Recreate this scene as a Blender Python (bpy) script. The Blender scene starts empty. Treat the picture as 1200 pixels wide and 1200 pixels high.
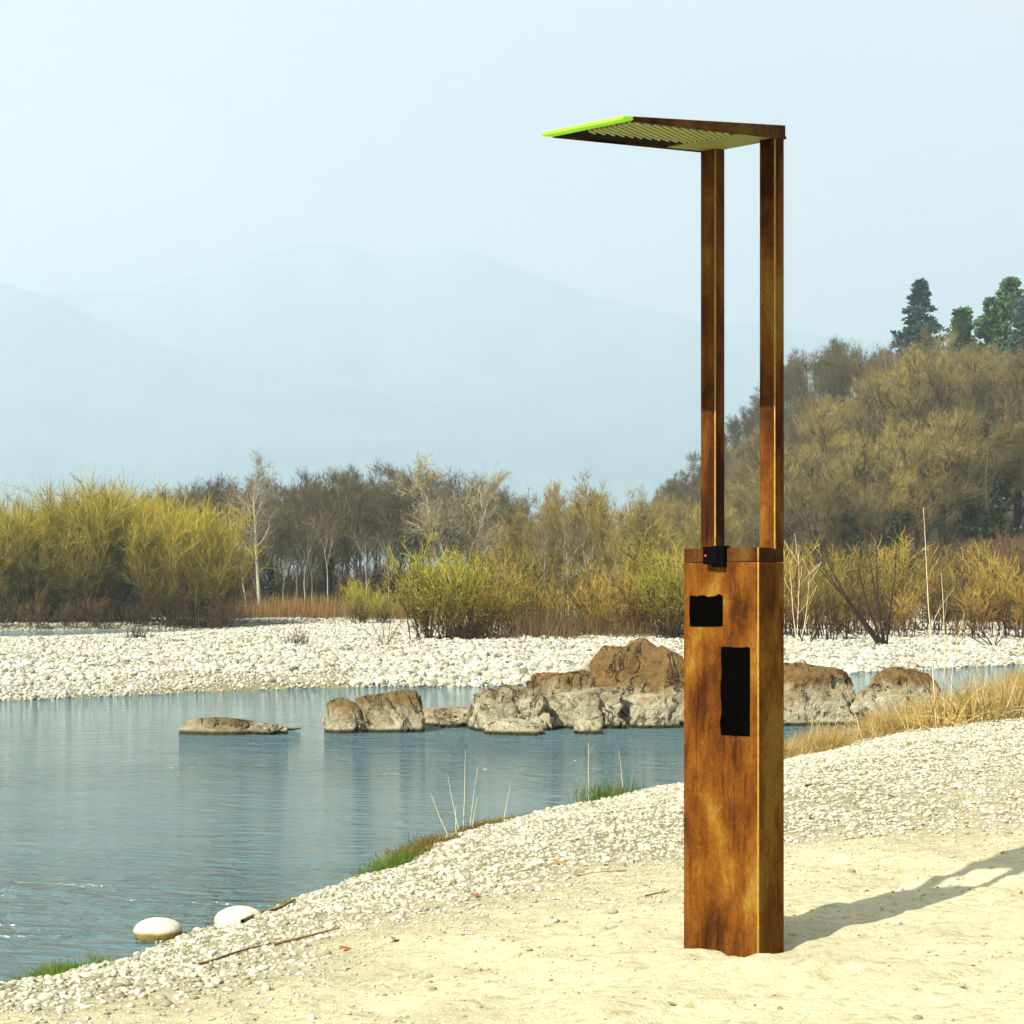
import bpy, bmesh, math, random
import numpy as np
from mathutils import Vector, Matrix

sc = bpy.context.scene
COL = sc.collection
R = math.radians

# ------------------------------------------------------------------ camera, sky, sun, exposure
EYE = 1.51            # eye height above the sand at the column
FPX = 2100.0          # focal length in pixels of the 1200 px picture
HOR = 710.0           # image row of the horizon
cam_d = bpy.data.cameras.new('camera')
cam = bpy.data.objects.new('camera', cam_d); COL.objects.link(cam)
cam.location = (0, 0, EYE); cam.rotation_euler = (R(90), 0, 0)
cam_d.sensor_width = 36.0
cam_d.lens = 36.0 * FPX / 1200.0
cam_d.shift_y = (HOR - 600.0) / 1200.0
cam_d.clip_start = 0.1; cam_d.clip_end = 30000
sc.camera = cam

SUN_AZ = R(219.0)     # clockwise from +Y (the view direction)
SUN_EL = R(41.0)
world = bpy.data.worlds.new('World'); sc.world = world; world.use_nodes = True
wn = world.node_tree.nodes; wl = world.node_tree.links
sky = wn.new('ShaderNodeTexSky'); sky.sky_type = 'NISHITA'; sky.sun_disc = False
sky.sun_elevation = SUN_EL; sky.sun_rotation = SUN_AZ
sky.altitude = 200; sky.air_density = 1.0; sky.dust_density = 7.0; sky.ozone_density = 1.0
wtc = wn.new('ShaderNodeTexCoord'); wmp = wn.new('ShaderNodeMapping'); wmp.inputs['Scale'].default_value = (1.6, 1.6, 6.0)
wno = wn.new('ShaderNodeTexNoise'); wno.inputs['Scale'].default_value = 1.7; wno.inputs['Detail'].default_value = 5; wno.inputs['Distortion'].default_value = 0.6
wra = wn.new('ShaderNodeValToRGB'); wra.color_ramp.elements[0].position = 0.3; wra.color_ramp.elements[0].color = (.62, .62, .62, 1)
wra.color_ramp.elements[1].position = 0.72; wra.color_ramp.elements[1].color = (.97, .97, .97, 1)
wmx = wn.new('ShaderNodeMix'); wmx.data_type = 'RGBA'; wmx.inputs[7].default_value = (4.5, 4.3, 4.5, 1)     # thin cloud veil
wl.new(wtc.outputs['Generated'], wmp.inputs[0]); wl.new(wmp.outputs[0], wno.inputs['Vector']); wl.new(wno.outputs[0], wra.inputs[0])
wl.new(wra.outputs[0], wmx.inputs[0]); wl.new(sky.outputs[0], wmx.inputs[6]); wl.new(wmx.outputs[2], wn['Background'].inputs[0])
wn['Background'].inputs[1].default_value = 0.05

sun_d = bpy.data.lights.new('sun', 'SUN'); sun_d.energy = 5.0; sun_d.angle = R(0.6)
sun_d.color = (1.0, 0.93, 0.80)
sun_o = bpy.data.objects.new('sun', sun_d); COL.objects.link(sun_o)
SUN_DIR = Vector((math.sin(SUN_AZ) * math.cos(SUN_EL), math.cos(SUN_AZ) * math.cos(SUN_EL), math.sin(SUN_EL)))
sun_o.rotation_euler = (-SUN_DIR).to_track_quat('-Z', 'Y').to_euler()
sun_o.location = (-20, -30, 60)

sc.view_settings.view_transform = 'Standard'; sc.view_settings.look = 'None'
sc.view_settings.exposure = 1.9; sc.view_settings.gamma = 1.0
sc.view_settings.use_curve_mapping = False
sc.render.engine = 'CYCLES'
cy = sc.cycles
cy.use_denoising = True
cy.max_bounces = 8; cy.diffuse_bounces = 3; cy.glossy_bounces = 3; cy.transmission_bounces = 4
cy.volume_bounces = 2; cy.transparent_max_bounces = 8
cy.sample_clamp_indirect = 6.0

# ------------------------------------------------------------------ helpers
rng = np.random.default_rng(7)

K = 0.72   # overall reflectance level of ground, stones and plants
def lin(r, g, b):
    f = lambda c: ((c / 255) / 12.92) if c / 255 <= 0.04045 else (((c / 255) + 0.055) / 1.055) ** 2.4
    return (f(r), f(g), f(b), 1.0)

def newmesh(name, verts, faces, mat=None, smooth=False, matidx=None, mats=None):
    me = bpy.data.meshes.new(name)
    me.from_pydata(verts if isinstance(verts, list) else verts.tolist(), [], faces if isinstance(faces, list) else faces.tolist())
    for m in ([mat] if mat else []) + (mats or []): me.materials.append(m)
    if matidx is not None: me.polygons.foreach_set('material_index', np.asarray(matidx, dtype=np.int32))
    if smooth: me.polygons.foreach_set('use_smooth', np.ones(len(me.polygons), dtype=bool))
    me.update()
    return me

def add(name, me, parent=None, loc=None, rot=None, scale=None):
    o = bpy.data.objects.new(name, me); COL.objects.link(o)
    if parent: o.parent = parent
    if loc is not None: o.location = loc
    if rot is not None: o.rotation_euler = rot
    if scale is not None: o.scale = scale
    return o

def tag(o, label=None, cat=None, group=None, kind=None):
    if label: o['label'] = label
    if cat: o['category'] = cat
    if group: o['group'] = group
    if kind: o['kind'] = kind
    return o

def wx(px, Y): return (px - 600.0) / FPX * Y        # world x of an image column at depth Y
def wz(py, Y): return EYE - (py - HOR) / FPX * Y

# value noise in numpy -------------------------------------------------
_perm = np.random.default_rng(3).random((256, 256))
def vnoise(x, y, seed=0):
    x = np.asarray(x, float) + seed * 17.3; y = np.asarray(y, float) + seed * 9.1
    xi = np.floor(x).astype(int); yi = np.floor(y).astype(int)
    fx = x - xi; fy = y - yi
    fx = fx * fx * (3 - 2 * fx); fy = fy * fy * (3 - 2 * fy)
    g = lambda a, b: _perm[a & 255, b & 255]
    a = g(xi, yi) * (1 - fx) + g(xi + 1, yi) * fx
    b = g(xi, yi + 1) * (1 - fx) + g(xi + 1, yi + 1) * fx
    return (a * (1 - fy) + b * fy) * 2 - 1
def fbm(x, y, oct=4, seed=0):
    s = 0; a = 1.0; f = 1.0
    for i in range(oct):
        s = s + a * vnoise(np.asarray(x) * f, np.asarray(y) * f, seed + i); a *= 0.5; f *= 2.03
    return s
def sstep(a, b, x):
    t = np.clip((np.asarray(x, float) - a) / (b - a), 0, 1); return t * t * (3 - 2 * t)

# ------------------------------------------------------------------ materials
def mat(name, rough=0.9, spec=0.3):
    m = bpy.data.materials.new(name); m.use_nodes = True
    b = m.node_tree.nodes['Principled BSDF']
    b.inputs['Roughness'].default_value = rough
    b.inputs['Specular IOR Level'].default_value = spec
    return m, m.node_tree.nodes, m.node_tree.links, b

def ramp(N, stops, interp='LINEAR'):
    r = N.new('ShaderNodeValToRGB'); e = r.color_ramp.elements
    r.color_ramp.interpolation = interp
    e[0].position, e[0].color = stops[0]; e[1].position, e[1].color = stops[-1]
    for p, c in stops[1:-1]:
        n = e.new(p); n.color = c
    return r
def c4(r, g, b): return (r, g, b, 1.0)

def noise(N, L, vec, scale, detail=4, rough=0.55, dist=0.0):
    n = N.new('ShaderNodeTexNoise'); n.inputs['Scale'].default_value = scale
    n.inputs['Detail'].default_value = detail; n.inputs['Roughness'].default_value = rough
    n.inputs['Distortion'].default_value = dist
    if vec is not None: L.new(vec, n.inputs['Vector'])
    return n
def mapping(N, L, src, scale=(1, 1, 1), loc=(0, 0, 0), rot=(0, 0, 0)):
    m = N.new('ShaderNodeMapping'); m.inputs['Scale'].default_value = scale
    m.inputs['Location'].default_value = loc; m.inputs['Rotation'].default_value = rot
    L.new(src, m.inputs['Vector']); return m.outputs[0]
def mix(N, L, fac, a, b, mode='MIX'):
    m = N.new('ShaderNodeMix'); m.data_type = 'RGBA'; m.blend_type = mode
    for sock, v in ((m.inputs[0], fac), (m.inputs[6], a), (m.inputs[7], b)):
        if hasattr(v, 'is_linked'): L.new(v, sock)
        else: sock.default_value = v
    return m.outputs[2]
def math_(N, L, op, a, b=None, c=None, clamp=False):
    m = N.new('ShaderNodeMath'); m.operation = op; m.use_clamp = clamp
    for i, v in enumerate((a, b, c)):
        if v is None: continue
        if hasattr(v, 'is_linked'): L.new(v, m.inputs[i])
        else: m.inputs[i].default_value = v
    return m.outputs[0]
def bump(N, L, height, bsdf, strength=0.5, dist=0.02):
    b = N.new('ShaderNodeBump'); b.inputs['Strength'].default_value = strength
    b.inputs['Distance'].default_value = dist
    L.new(height, b.inputs['Height']); L.new(b.outputs[0], bsdf.inputs['Normal']); return b

def flat_mat(name, col, rough=0.8, spec=0.3, var=0.25, scale=8.0, bstr=0.2):
    m, N, L, b = mat(name, rough, spec)
    tc = N.new('ShaderNodeTexCoord')
    n = noise(N, L, tc.outputs['Object'], scale)
    r = ramp(N, [(0.25, c4(*[v * (1 - var) for v in col])), (0.75, c4(*[min(1, v * (1 + var)) for v in col]))])
    L.new(n.outputs[0], r.inputs[0]); L.new(r.outputs[0], b.inputs['Base Color'])
    if bstr: bump(N, L, n.outputs[0], b, bstr, 0.01)
    return m

def rust_mat(name, seed, gain=1.0):
    m, N, L, b = mat(name, 0.8, 0.04)
    tc = N.new('ShaderNodeTexCoord'); V = tc.outputs['Object']; g = gain
    big = noise(N, L, mapping(N, L, V, (4.2, 4.2, 1.5), (seed, 0, 0)), 1.0, 3, 0.5, 0.5)
    mid = noise(N, L, mapping(N, L, V, (15, 15, 7), (0, seed, 0)), 1.0, 6, 0.68, 0.6)
    drip = noise(N, L, mapping(N, L, V, (55, 55, 1.7), (seed, seed, 0)), 1.0, 4, 0.6, 0.2)
    scr = noise(N, L, mapping(N, L, V, (130, 130, 4)), 1.0, 3, 0.6)
    fine = noise(N, L, mapping(N, L, V, (95, 95, 60)), 1.0, 5, 0.75)
    tone = math_(N, L, 'MULTIPLY_ADD', math_(N, L, 'SUBTRACT', mid.outputs[0], 0.5), 0.85, math_(N, L, 'MULTIPLY_ADD', big.outputs[0], 1.8, -0.42))
    r1 = ramp(N, [(0.25, c4(.10 * g, .030 * g, .003)), (0.42, c4(.23 * g, .075 * g, .004)), (0.55, c4(.31 * g, .112 * g, .006)), (0.66, c4(.38 * g, .165 * g, .009)), (0.80, c4(.46 * g, .26 * g, .018))])
    L.new(tone, r1.inputs[0])
    r2 = ramp(N, [(0.36, c4(.16, .11, .08)), (0.45, c4(.9, .9, .9)), (0.62, c4(1, 1, 1)), (0.70, c4(1.35, 1.5, 1.4))]); L.new(drip.outputs[0], r2.inputs[0])
    msk = ramp(N, [(0.38, c4(.7, .7, .7)), (0.62, c4(.1, .1, .1))]); L.new(big.outputs[0], msk.inputs[0])
    c = mix(N, L, msk.outputs[0], r1.outputs[0], mix(N, L, 1.0, r1.outputs[0], r2.outputs[0], 'MULTIPLY'))
    r4 = ramp(N, [(0.35, c4(.62, .58, .52)), (0.6, c4(1.08, 1.08, 1.08))]); L.new(scr.outputs[0], r4.inputs[0])
    c = mix(N, L, 0.22, c, r4.outputs[0], 'MULTIPLY')
    r3 = ramp(N, [(0.36, c4(.50, .47, .42)), (0.5, c4(1, 1, 1)), (0.7, c4(1.2, 1.2, 1.2))]); L.new(fine.outputs[0], r3.inputs[0])
    c = mix(N, L, 0.7, c, r3.outputs[0], 'MULTIPLY'); L.new(c, b.inputs['Base Color'])
    bump(N, L, mid.outputs[0], b, 0.15, 0.004)
    return m

M = {}
M['rust'] = rust_mat('weathered_steel', 3.1, 0.47)
M['rust_post'] = rust_mat('weathered_steel_posts', 8.7, 0.40)
M['rust_cap'] = rust_mat('weathered_steel_dark', 5.2, 0.24)
M['edge'] = flat_mat('worn_edge_highlight', (.36, .19, .025), 0.5, 0.3, 0.35, 30)  # worn metal on the near bevels, edge highlight put into its colour
M['black'] = flat_mat('black_plate', (.0010, .0009, .0008), 0.8, 0.0, 0.5, 25)
M['knob'] = flat_mat('black_plastic', (.0012, .0012, .0012), 0.7, 0.02, 0.2, 20)
M['under'] = flat_mat('pale_green_paint', (.32, .34, .09), 0.6, 0.3, 0.12, 6)
M['slat'] = flat_mat('pale_green_slat', (.60, .64, .24), 0.5, 0.3, 0.1, 10)
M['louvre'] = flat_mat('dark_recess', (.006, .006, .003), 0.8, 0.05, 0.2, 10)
def tip_mat():
    m, N, L, b = mat('lime_acrylic', 0.25, 0.5)
    tc = N.new('ShaderNodeTexCoord'); n = noise(N, L, tc.outputs['Object'], 9)
    r = ramp(N, [(0.3, c4(.46, .84, .03)), (0.7, c4(.58, .92, .06))]); L.new(n.outputs[0], r.inputs[0])
    L.new(r.outputs[0], b.inputs['Base Color'])
    tr = N.new('ShaderNodeBsdfTranslucent'); L.new(r.outputs[0], tr.inputs[0])
    mx = N.new('ShaderNodeMixShader'); mx.inputs[0].default_value = 0.55
    L.new(b.outputs[0], mx.inputs[1]); L.new(tr.outputs[0], mx.inputs[2])
    L.new(mx.outputs[0], N['Material Output'].inputs[0]); return m
M['tip'] = tip_mat()
M['red'] = flat_mat('red_indicator', (.75, .06, .12), 0.3, 0.5, 0.1, 20, 0)

def stone_mat(name, stops, nscale=9, speck=0.35):
    m, N, L, b = mat(name, 0.85, 0.25)
    oi = N.new('ShaderNodeObjectInfo'); tc = N.new('ShaderNodeTexCoord')
    r = ramp(N, [(p, c4(*[v * K for v in c[:3]])) for p, c in stops], 'LINEAR'); L.new(oi.outputs['Random'], r.inputs[0])
    n = noise(N, L, tc.outputs['Object'], nscale, 5)
    r2 = ramp(N, [(0.3, c4(1 - speck, 1 - speck, 1 - speck)), (0.65, c4(1, 1, 1))]); L.new(n.outputs[0], r2.inputs[0])
    c = mix(N, L, 1.0, r.outputs[0], r2.outputs[0], 'MULTIPLY'); L.new(c, b.inputs['Base Color'])
    bump(N, L, n.outputs[0], b, 0.25, 0.02)
    return m
M['pebble'] = stone_mat('pebble_stone', [(0.0, c4(.26, .25, .15)), (0.15, c4(.44, .43, .30)), (0.4, c4(.56, .55, .41)),
                                         (0.7, c4(.66, .64, .49)), (0.95, c4(.74, .73, .60)), (0.98, c4(.58, .49, .34)), (1.0, c4(.48, .36, .23))])
M['cobble'] = stone_mat('cobble_stone', [(0.0, c4(.16, .16, .09)), (0.12, c4(.36, .35, .24)), (0.5, c4(.62, .61, .49)),
                                         (0.95, c4(.72, .72, .62)), (1.0, c4(.46, .38, .24))])

def ground_mat():
    m, N, L, b = mat('river_ground', 0.95, 0.15)
    at = N.new('ShaderNodeAttribute'); at.attribute_name = 'zone'      # R gravel, G woodland litter, B wet/algae
    sep = N.new('ShaderNodeSeparateColor'); L.new(at.outputs['Color'], sep.inputs[0])
    geo = N.new('ShaderNodeNewGeometry'); V = geo.outputs['Position']
    n1 = noise(N, L, V, 1.3, 5); n2 = noise(N, L, V, 14, 6, 0.65); n3 = noise(N, L, V, 90, 4, 0.7)
    s1 = ramp(N, [(0.3, c4(.42, .385, .245)), (0.7, c4(.54, .505, .34))]); L.new(n1.outputs[0], s1.inputs[0])
    s2 = ramp(N, [(0.34, c4(.62, .60, .48)), (0.47, c4(.98, .98, .96)), (0.7, c4(1.05, 1.05, 1.04))]); L.new(n2.outputs[0], s2.inputs[0])
    s3 = ramp(N, [(0.32, c4(.70, .70, .62)), (0.5, c4(1, 1, 1))]); L.new(n3.outputs[0], s3.inputs[0])
    sand = mix(N, L, 0.8, s1.outputs[0], s2.outputs[0], 'MULTIPLY')
    sand = mix(N, L, 0.8, sand, s3.outputs[0], 'MULTIPLY')
    g1 = ramp(N, [(0.3, c4(.10, .095, .045)), (0.6, c4(.25, .235, .135))]); L.new(n2.outputs[0], g1.inputs[0])
    l1 = ramp(N, [(0.3, c4(.025, .020, .010)), (0.7, c4(.07, .05, .022))]); L.new(n1.outputs[0], l1.inputs[0])
    w1 = ramp(N, [(0.3, c4(.10, .11, .03)), (0.7, c4(.26, .25, .11))]); L.new(n2.outputs[0], w1.inputs[0])
    c = mix(N, L, sep.outputs[0], sand, g1.outputs[0])
    c = mix(N, L, sep.outputs[1], c, l1.outputs[0])
    c = mix(N, L, sep.outputs[2], c, w1.outputs[0])
    L.new(c, b.inputs['Base Color'])
    h = math_(N, L, 'MULTIPLY_ADD', n3.outputs[0], 0.25, n2.outputs[0])
    bump(N, L, h, b, 0.8, 0.035)
    return m
M['ground'] = ground_mat()

def water_mat():
    m, N, L, b = mat('river_water', 0.06, 0.5)
    b.inputs['IOR'].default_value = 1.40
    geo = N.new('ShaderNodeNewGeometry'); V = geo.outputs['Position']
    n0 = noise(N, L, mapping(N, L, V, (.10, .22, 1)), 1.0, 3)
    cr = ramp(N, [(0.3, c4(.052, .112, .132)), (0.7, c4(.070, .138, .152))]); L.new(n0.outputs[0], cr.inputs[0])
    L.new(cr.outputs[0], b.inputs['Base Color'])
    w1 = noise(N, L, mapping(N, L, V, (1.5, 3.8, 1), rot=(0, 0, R(-12))), 1.0, 3, 0.5, 0.8)
    w2 = noise(N, L, mapping(N, L, V, (7.0, 13.0, 1), rot=(0, 0, R(8))), 1.0, 3, 0.6, 0.4)
    w3 = noise(N, L, mapping(N, L, V, (.12, .3, 1)), 1.0, 2)
    h = math_(N, L, 'MULTIPLY_ADD', w2.outputs[0], 0.34, w1.outputs[0])
    amp = ramp(N, [(0.35, c4(.35, .35, .35)), (0.65, c4(1, 1, 1))]); L.new(w3.outputs[0], amp.inputs[0])
    bp = bump(N, L, h, b, 1.0, 0.55); L.new(amp.outputs[0], bp.inputs['Strength'])
    return m
M['water'] = water_mat()

def twig_mat(name, low, high, hmax, var=0.35, tip=None):
    """bark colour that changes from the old wood and painted-in shade at the foot to the young shoots on top"""
    m, N, L, b = mat(name, 0.85, 0.15); low = [v * .8 for v in low]; high = [v * .8 for v in high]
    tc = N.new('ShaderNodeTexCoord'); oi = N.new('ShaderNodeObjectInfo')
    sx = N.new('ShaderNodeSeparateXYZ'); L.new(tc.outputs['Object'], sx.inputs[0])
    n = noise(N, L, tc.outputs['Object'], 1.1, 3)
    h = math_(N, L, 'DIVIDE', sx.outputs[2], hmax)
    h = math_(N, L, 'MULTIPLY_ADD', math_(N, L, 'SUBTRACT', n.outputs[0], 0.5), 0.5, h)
    r = ramp(N, [(0.15, c4(*low)), (0.85, c4(*high))]); L.new(h, r.inputs[0])  # low tone: older twigs, with shade near the foot worked into the colour
    v = ramp(N, [(0.0, c4(1 - var, 1 - var, 1 - var)), (0.5, c4(1, 1, 1 - var * .4)), (1.0, c4(1 + var, 1 + var * .8, 1))])
    L.new(oi.outputs['Random'], v.inputs[0])
    c = mix(N, L, 1.0, r.outputs[0], v.outputs[0], 'MULTIPLY'); L.new(c, b.inputs['Base Color'])
    return m
def leaf_mat(name, c1, c2, var=0.3, trans=0.3):
    m, N, L, b = mat(name, 0.6, 0.25); c1 = [v * .8 for v in c1]; c2 = [v * .8 for v in c2]
    tc = N.new('ShaderNodeTexCoord'); oi = N.new('ShaderNodeObjectInfo')
    n = noise(N, L, tc.outputs['Object'], 1.6, 3)
    r = ramp(N, [(0.3, c4(*c1)), (0.7, c4(*c2))]); L.new(n.outputs[0], r.inputs[0])
    v = ramp(N, [(0.0, c4(1 - var, 1 - var, 1)), (1.0, c4(1 + var, 1 + var * .7, 1))]); L.new(oi.outputs['Random'], v.inputs[0])
    c = mix(N, L, 1.0, r.outputs[0], v.outputs[0], 'MULTIPLY'); L.new(c, b.inputs['Base Color'])
    tr = N.new('ShaderNodeBsdfTranslucent'); L.new(c, tr.inputs[0])
    mx = N.new('ShaderNodeMixShader'); mx.inputs[0].default_value = trans
    L.new(b.outputs[0], mx.inputs[1]); L.new(tr.outputs[0], mx.inputs[2])
    L.new(mx.outputs[0], N['Material Output'].inputs[0])
    return m

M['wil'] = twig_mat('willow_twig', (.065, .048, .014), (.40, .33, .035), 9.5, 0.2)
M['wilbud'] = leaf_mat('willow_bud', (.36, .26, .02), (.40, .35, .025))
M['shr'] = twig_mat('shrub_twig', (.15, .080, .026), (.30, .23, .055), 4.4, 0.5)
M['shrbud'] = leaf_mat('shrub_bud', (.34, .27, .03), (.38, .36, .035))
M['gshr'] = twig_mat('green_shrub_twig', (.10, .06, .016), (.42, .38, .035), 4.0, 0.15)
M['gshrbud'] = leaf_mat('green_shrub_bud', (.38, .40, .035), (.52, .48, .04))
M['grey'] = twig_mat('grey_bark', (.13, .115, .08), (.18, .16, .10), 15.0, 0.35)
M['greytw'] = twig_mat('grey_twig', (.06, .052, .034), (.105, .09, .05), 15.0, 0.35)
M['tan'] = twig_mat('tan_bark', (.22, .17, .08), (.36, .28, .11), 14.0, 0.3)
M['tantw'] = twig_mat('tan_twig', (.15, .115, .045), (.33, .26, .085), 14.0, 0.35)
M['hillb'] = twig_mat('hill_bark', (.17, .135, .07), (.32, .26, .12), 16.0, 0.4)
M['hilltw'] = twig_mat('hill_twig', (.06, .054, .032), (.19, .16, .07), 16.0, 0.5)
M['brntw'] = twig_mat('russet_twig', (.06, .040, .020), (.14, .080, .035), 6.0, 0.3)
M['white'] = twig_mat('white_bark', (.46, .43, .34), (.50, .46, .34), 16.0, 0.1)
M['ivy'] = leaf_mat('ivy_leaf', (.008, .018, .005), (.020, .038, .010), 0.2, 0.15)
M['con'] = leaf_mat('conifer_needle', (.030, .095, .075), (.075, .19, .14), 0.25, 0.15)
M['cong'] = leaf_mat('green_needle', (.05, .14, .03), (.14, .28, .07), 0.2, 0.15)
M['dark'] = twig_mat('dark_stem', (.030, .020, .014), (.06, .035, .02), 4.0, 0.1)
M['straw'] = leaf_mat('straw', (.42, .28, .05), (.66, .52, .18), 0.25, 0.3)
M['reed'] = leaf_mat('russet_reed', (.17, .10, .025), (.30, .19, .05), 0.3, 0.25)
M['grass'] = leaf_mat('green_grass', (.08, .16, .015), (.17, .26, .03), 0.2, 0.3)
M['stalk'] = flat_mat('dry_stalk', (.58, .50, .30), 0.8, 0.2, 0.2, 6, 0)
M['wood'] = flat_mat('drift_wood', (.17, .11, .055), 0.9, 0.1, 0.4, 20)
M['leaf'] = flat_mat('dead_leaf', (.34, .10, .03), 0.8, 0.2, 0.3, 20)
M['tanleaf'] = flat_mat('tan_dead_leaf', (.30, .20, .05), 0.8, 0.2, 0.3, 20)

def rock_mat(name, seed, line, brown):
    """bedrock: pale band washed by floods below, brown weathered crown above, dark cracks"""
    m, N, L, b = mat(name, 0.9, 0.15)
    tc = N.new('ShaderNodeTexCoord'); geo = N.new('ShaderNodeNewGeometry'); V = geo.outputs['Position']
    sx = N.new('ShaderNodeSeparateXYZ'); L.new(V, sx.inputs[0])
    n1 = noise(N, L, V, 1.6, 6, 0.65); n2 = noise(N, L, V, 7, 6, 0.7)
    nc = noise(N, L, mapping(N, L, V, (1.5, 1.5, .9), (seed, 0, 0)), 1.0, 5, 0.6, 0.6)
    ab = math_(N, L, 'ABSOLUTE', math_(N, L, 'SUBTRACT', nc.outputs[0], 0.5))
    pale = ramp(N, [(0.28, c4(.13, .115, .06)), (0.44, c4(.37, .34, .22)), (0.75, c4(.52, .49, .36))]); L.new(n2.outputs[0], pale.inputs[0])
    brown = [v * .8 for v in brown]; br = ramp(N, [(0.25, c4(*[v * .45 for v in brown])), (0.6, c4(*brown)), (0.8, c4(*[v * 1.6 for v in brown]))]); L.new(n2.outputs[0], br.inputs[0])
    hz = math_(N, L, 'MULTIPLY_ADD', math_(N, L, 'SUBTRACT', n1.outputs[0], 0.5), 1.2, sx.outputs[2])
    hr = ramp(N, [(0.0, c4(0, 0, 0)), (1.0, c4(1, 1, 1))])
    L.new(math_(N, L, 'MULTIPLY', math_(N, L, 'SUBTRACT', hz, line - 0.2), 2.6, clamp=True), hr.inputs[0])
    c = mix(N, L, hr.outputs[0], pale.outputs[0], br.outputs[0])
    cm = noise(N, L, V, 2.6, 3); ab2 = math_(N, L, 'ADD', ab, math_(N, L, 'MULTIPLY', math_(N, L, 'SUBTRACT', cm.outputs[0], 0.47, clamp=True), 0.25))
    cr = ramp(N, [(0.0, c4(.10, .08, .05)), (0.03, c4(1, 1, 1))]); L.new(ab2, cr.inputs[0])
    c = mix(N, L, 0.85, c, cr.outputs[0], 'MULTIPLY')
    wet = math_(N, L, 'MULTIPLY', math_(N, L, 'SUBTRACT', -0.47, sx.outputs[2]), 25.0, clamp=True)   # wet algae ring at the waterline
    c = mix(N, L, wet, c, c4(.035, .035, .012))
    L.new(c, b.inputs['Base Color'])
    h = math_(N, L, 'ADD', n2.outputs[0], math_(N, L, 'MULTIPLY', cr.outputs[0], 0.5))
    bump(N, L, h, b, 1.0, 0.16)
    return m
M['rock_lo'] = rock_mat('low_rock', 1.0, -0.42, (.20, .15, .055))
M['rock_mid'] = rock_mat('mid_rock', 4.0, -0.28, (.26, .18, .07))
M['rock_jag'] = rock_mat('jagged_rock', 7.0, 0.06, (.27, .19, .075))
M['rock_big'] = rock_mat('big_rock', 2.0, -0.04, (.25, .155, .055))
M['boulder'] = rock_mat('boulder', 9.0, 9.0, (.7, .7, .6))
def boulder_mat():
    m, N, L, b = mat('white_boulder', 0.8, 0.2)
    geo = N.new('ShaderNodeNewGeometry'); V = geo.outputs['Position']
    sx = N.new('ShaderNodeSeparateXYZ'); L.new(V, sx.inputs[0])
    n = noise(N, L, V, 22, 5); n1 = noise(N, L, V, 5, 3)
    r = ramp(N, [(0.3, c4(.36, .34, .25)), (0.6, c4(.50, .48, .39))]); L.new(n.outputs[0], r.inputs[0])
    al = math_(N, L, 'MULTIPLY_ADD', math_(N, L, 'SUBTRACT', n1.outputs[0], 0.5), 0.05, sx.outputs[2])
    f = math_(N, L, 'MULTIPLY', math_(N, L, 'SUBTRACT', -0.495, al), 45.0, clamp=True)
    g = ramp(N, [(0.3, c4(.10, .09, .015)), (0.7, c4(.24, .19, .04))]); L.new(n.outputs[0], g.inputs[0])
    L.new(mix(N, L, f, r.outputs[0], g.outputs[0]), b.inputs['Base Color']); bump(N, L, n.outputs[0], b, 0.25, 0.02)
    return m
M['boulder'] = boulder_mat()
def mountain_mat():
    m, N, L, b = mat('hazy_mountain_forest', 0.95, 0.1)
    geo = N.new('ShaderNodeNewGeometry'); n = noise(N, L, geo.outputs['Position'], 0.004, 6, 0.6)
    r = ramp(N, [(0.35, c4(.04, .10, .13)), (0.7, c4(.08, .16, .19))]); L.new(n.outputs[0], r.inputs[0])  # blue of the distance haze mixed into the forest colour
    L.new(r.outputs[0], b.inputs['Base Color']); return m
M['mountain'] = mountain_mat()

# ------------------------------------------------------------------ terrain
WATER = -0.55
def wpt(px, py, z=WATER):
    Y = FPX * (EYE - z) / (py - HOR); return (wx(px, Y), Y)
near_pts = [(-400, -260), (-40, -20), (-8, 4.5)] + [wpt(*p) for p in
            ((0, 1165), (150, 1116), (300, 1076), (430, 1031), (520, 987), (600, 962), (690, 944), (800, 920), (920, 893),
             (1000, 870), (1100, 836), (1200, 808))] + [(45, 82), (140, 125), (600, 160)]
far_pts = [(-600, -120), (-160, 8), (-45, 31)] + [wpt(*p) for p in
           ((0, 822), (200, 813), (400, 806), (600, 804), (800, 800), (1000, 788), (1100, 784), (1200, 779))] + [(45, 98), (140, 155), (600, 210)]
near_pts = np.array(near_pts); far_pts = np.array(far_pts)
def yline(P, x): return np.interp(x, P[:, 0], P[:, 1])
def pdist(P, x, y):
    d = np.full(np.shape(x), 1e9)
    for a, b in zip(P[:-1], P[1:]):
        ab = b - a; t = np.clip(((x - a[0]) * ab[0] + (y - a[1]) * ab[1]) / (ab @ ab), 0, 1)
        d = np.minimum(d, np.hypot(x - a[0] - t * ab[0], y - a[1] - t * ab[1]))
    return d
def sdist(x, y):
    wob = 0.12 * vnoise(x * 1.1, y * 1.1, 5) + 0.05 * vnoise(x * 4, y * 4, 6)
    dn = np.where(y < yline(near_pts, x), 1, -1) * pdist(near_pts, x, y) + wob
    df = np.where(y > yline(far_pts, x), 1, -1) * pdist(far_pts, x, y) + wob * 3
    return dn, df
HX = np.array([-60, -25, 0, 14, 31, 45, 58, 72, 90, 109, 200, 400, 900]); HZ = np.array([0, 0.5, 3, 7, 17, 30, 41, 41, 38, 38, 40, 36, 30])
CX, CY = 1.069, 7.77                              # nearest corner of the column
TH = R(38.7); FD = np.array([-math.cos(TH), math.sin(TH)]); SD = np.array([math.sin(TH), math.cos(TH)])
MID = np.array([CX, CY]) + FD * .19 + SD * .11

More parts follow.
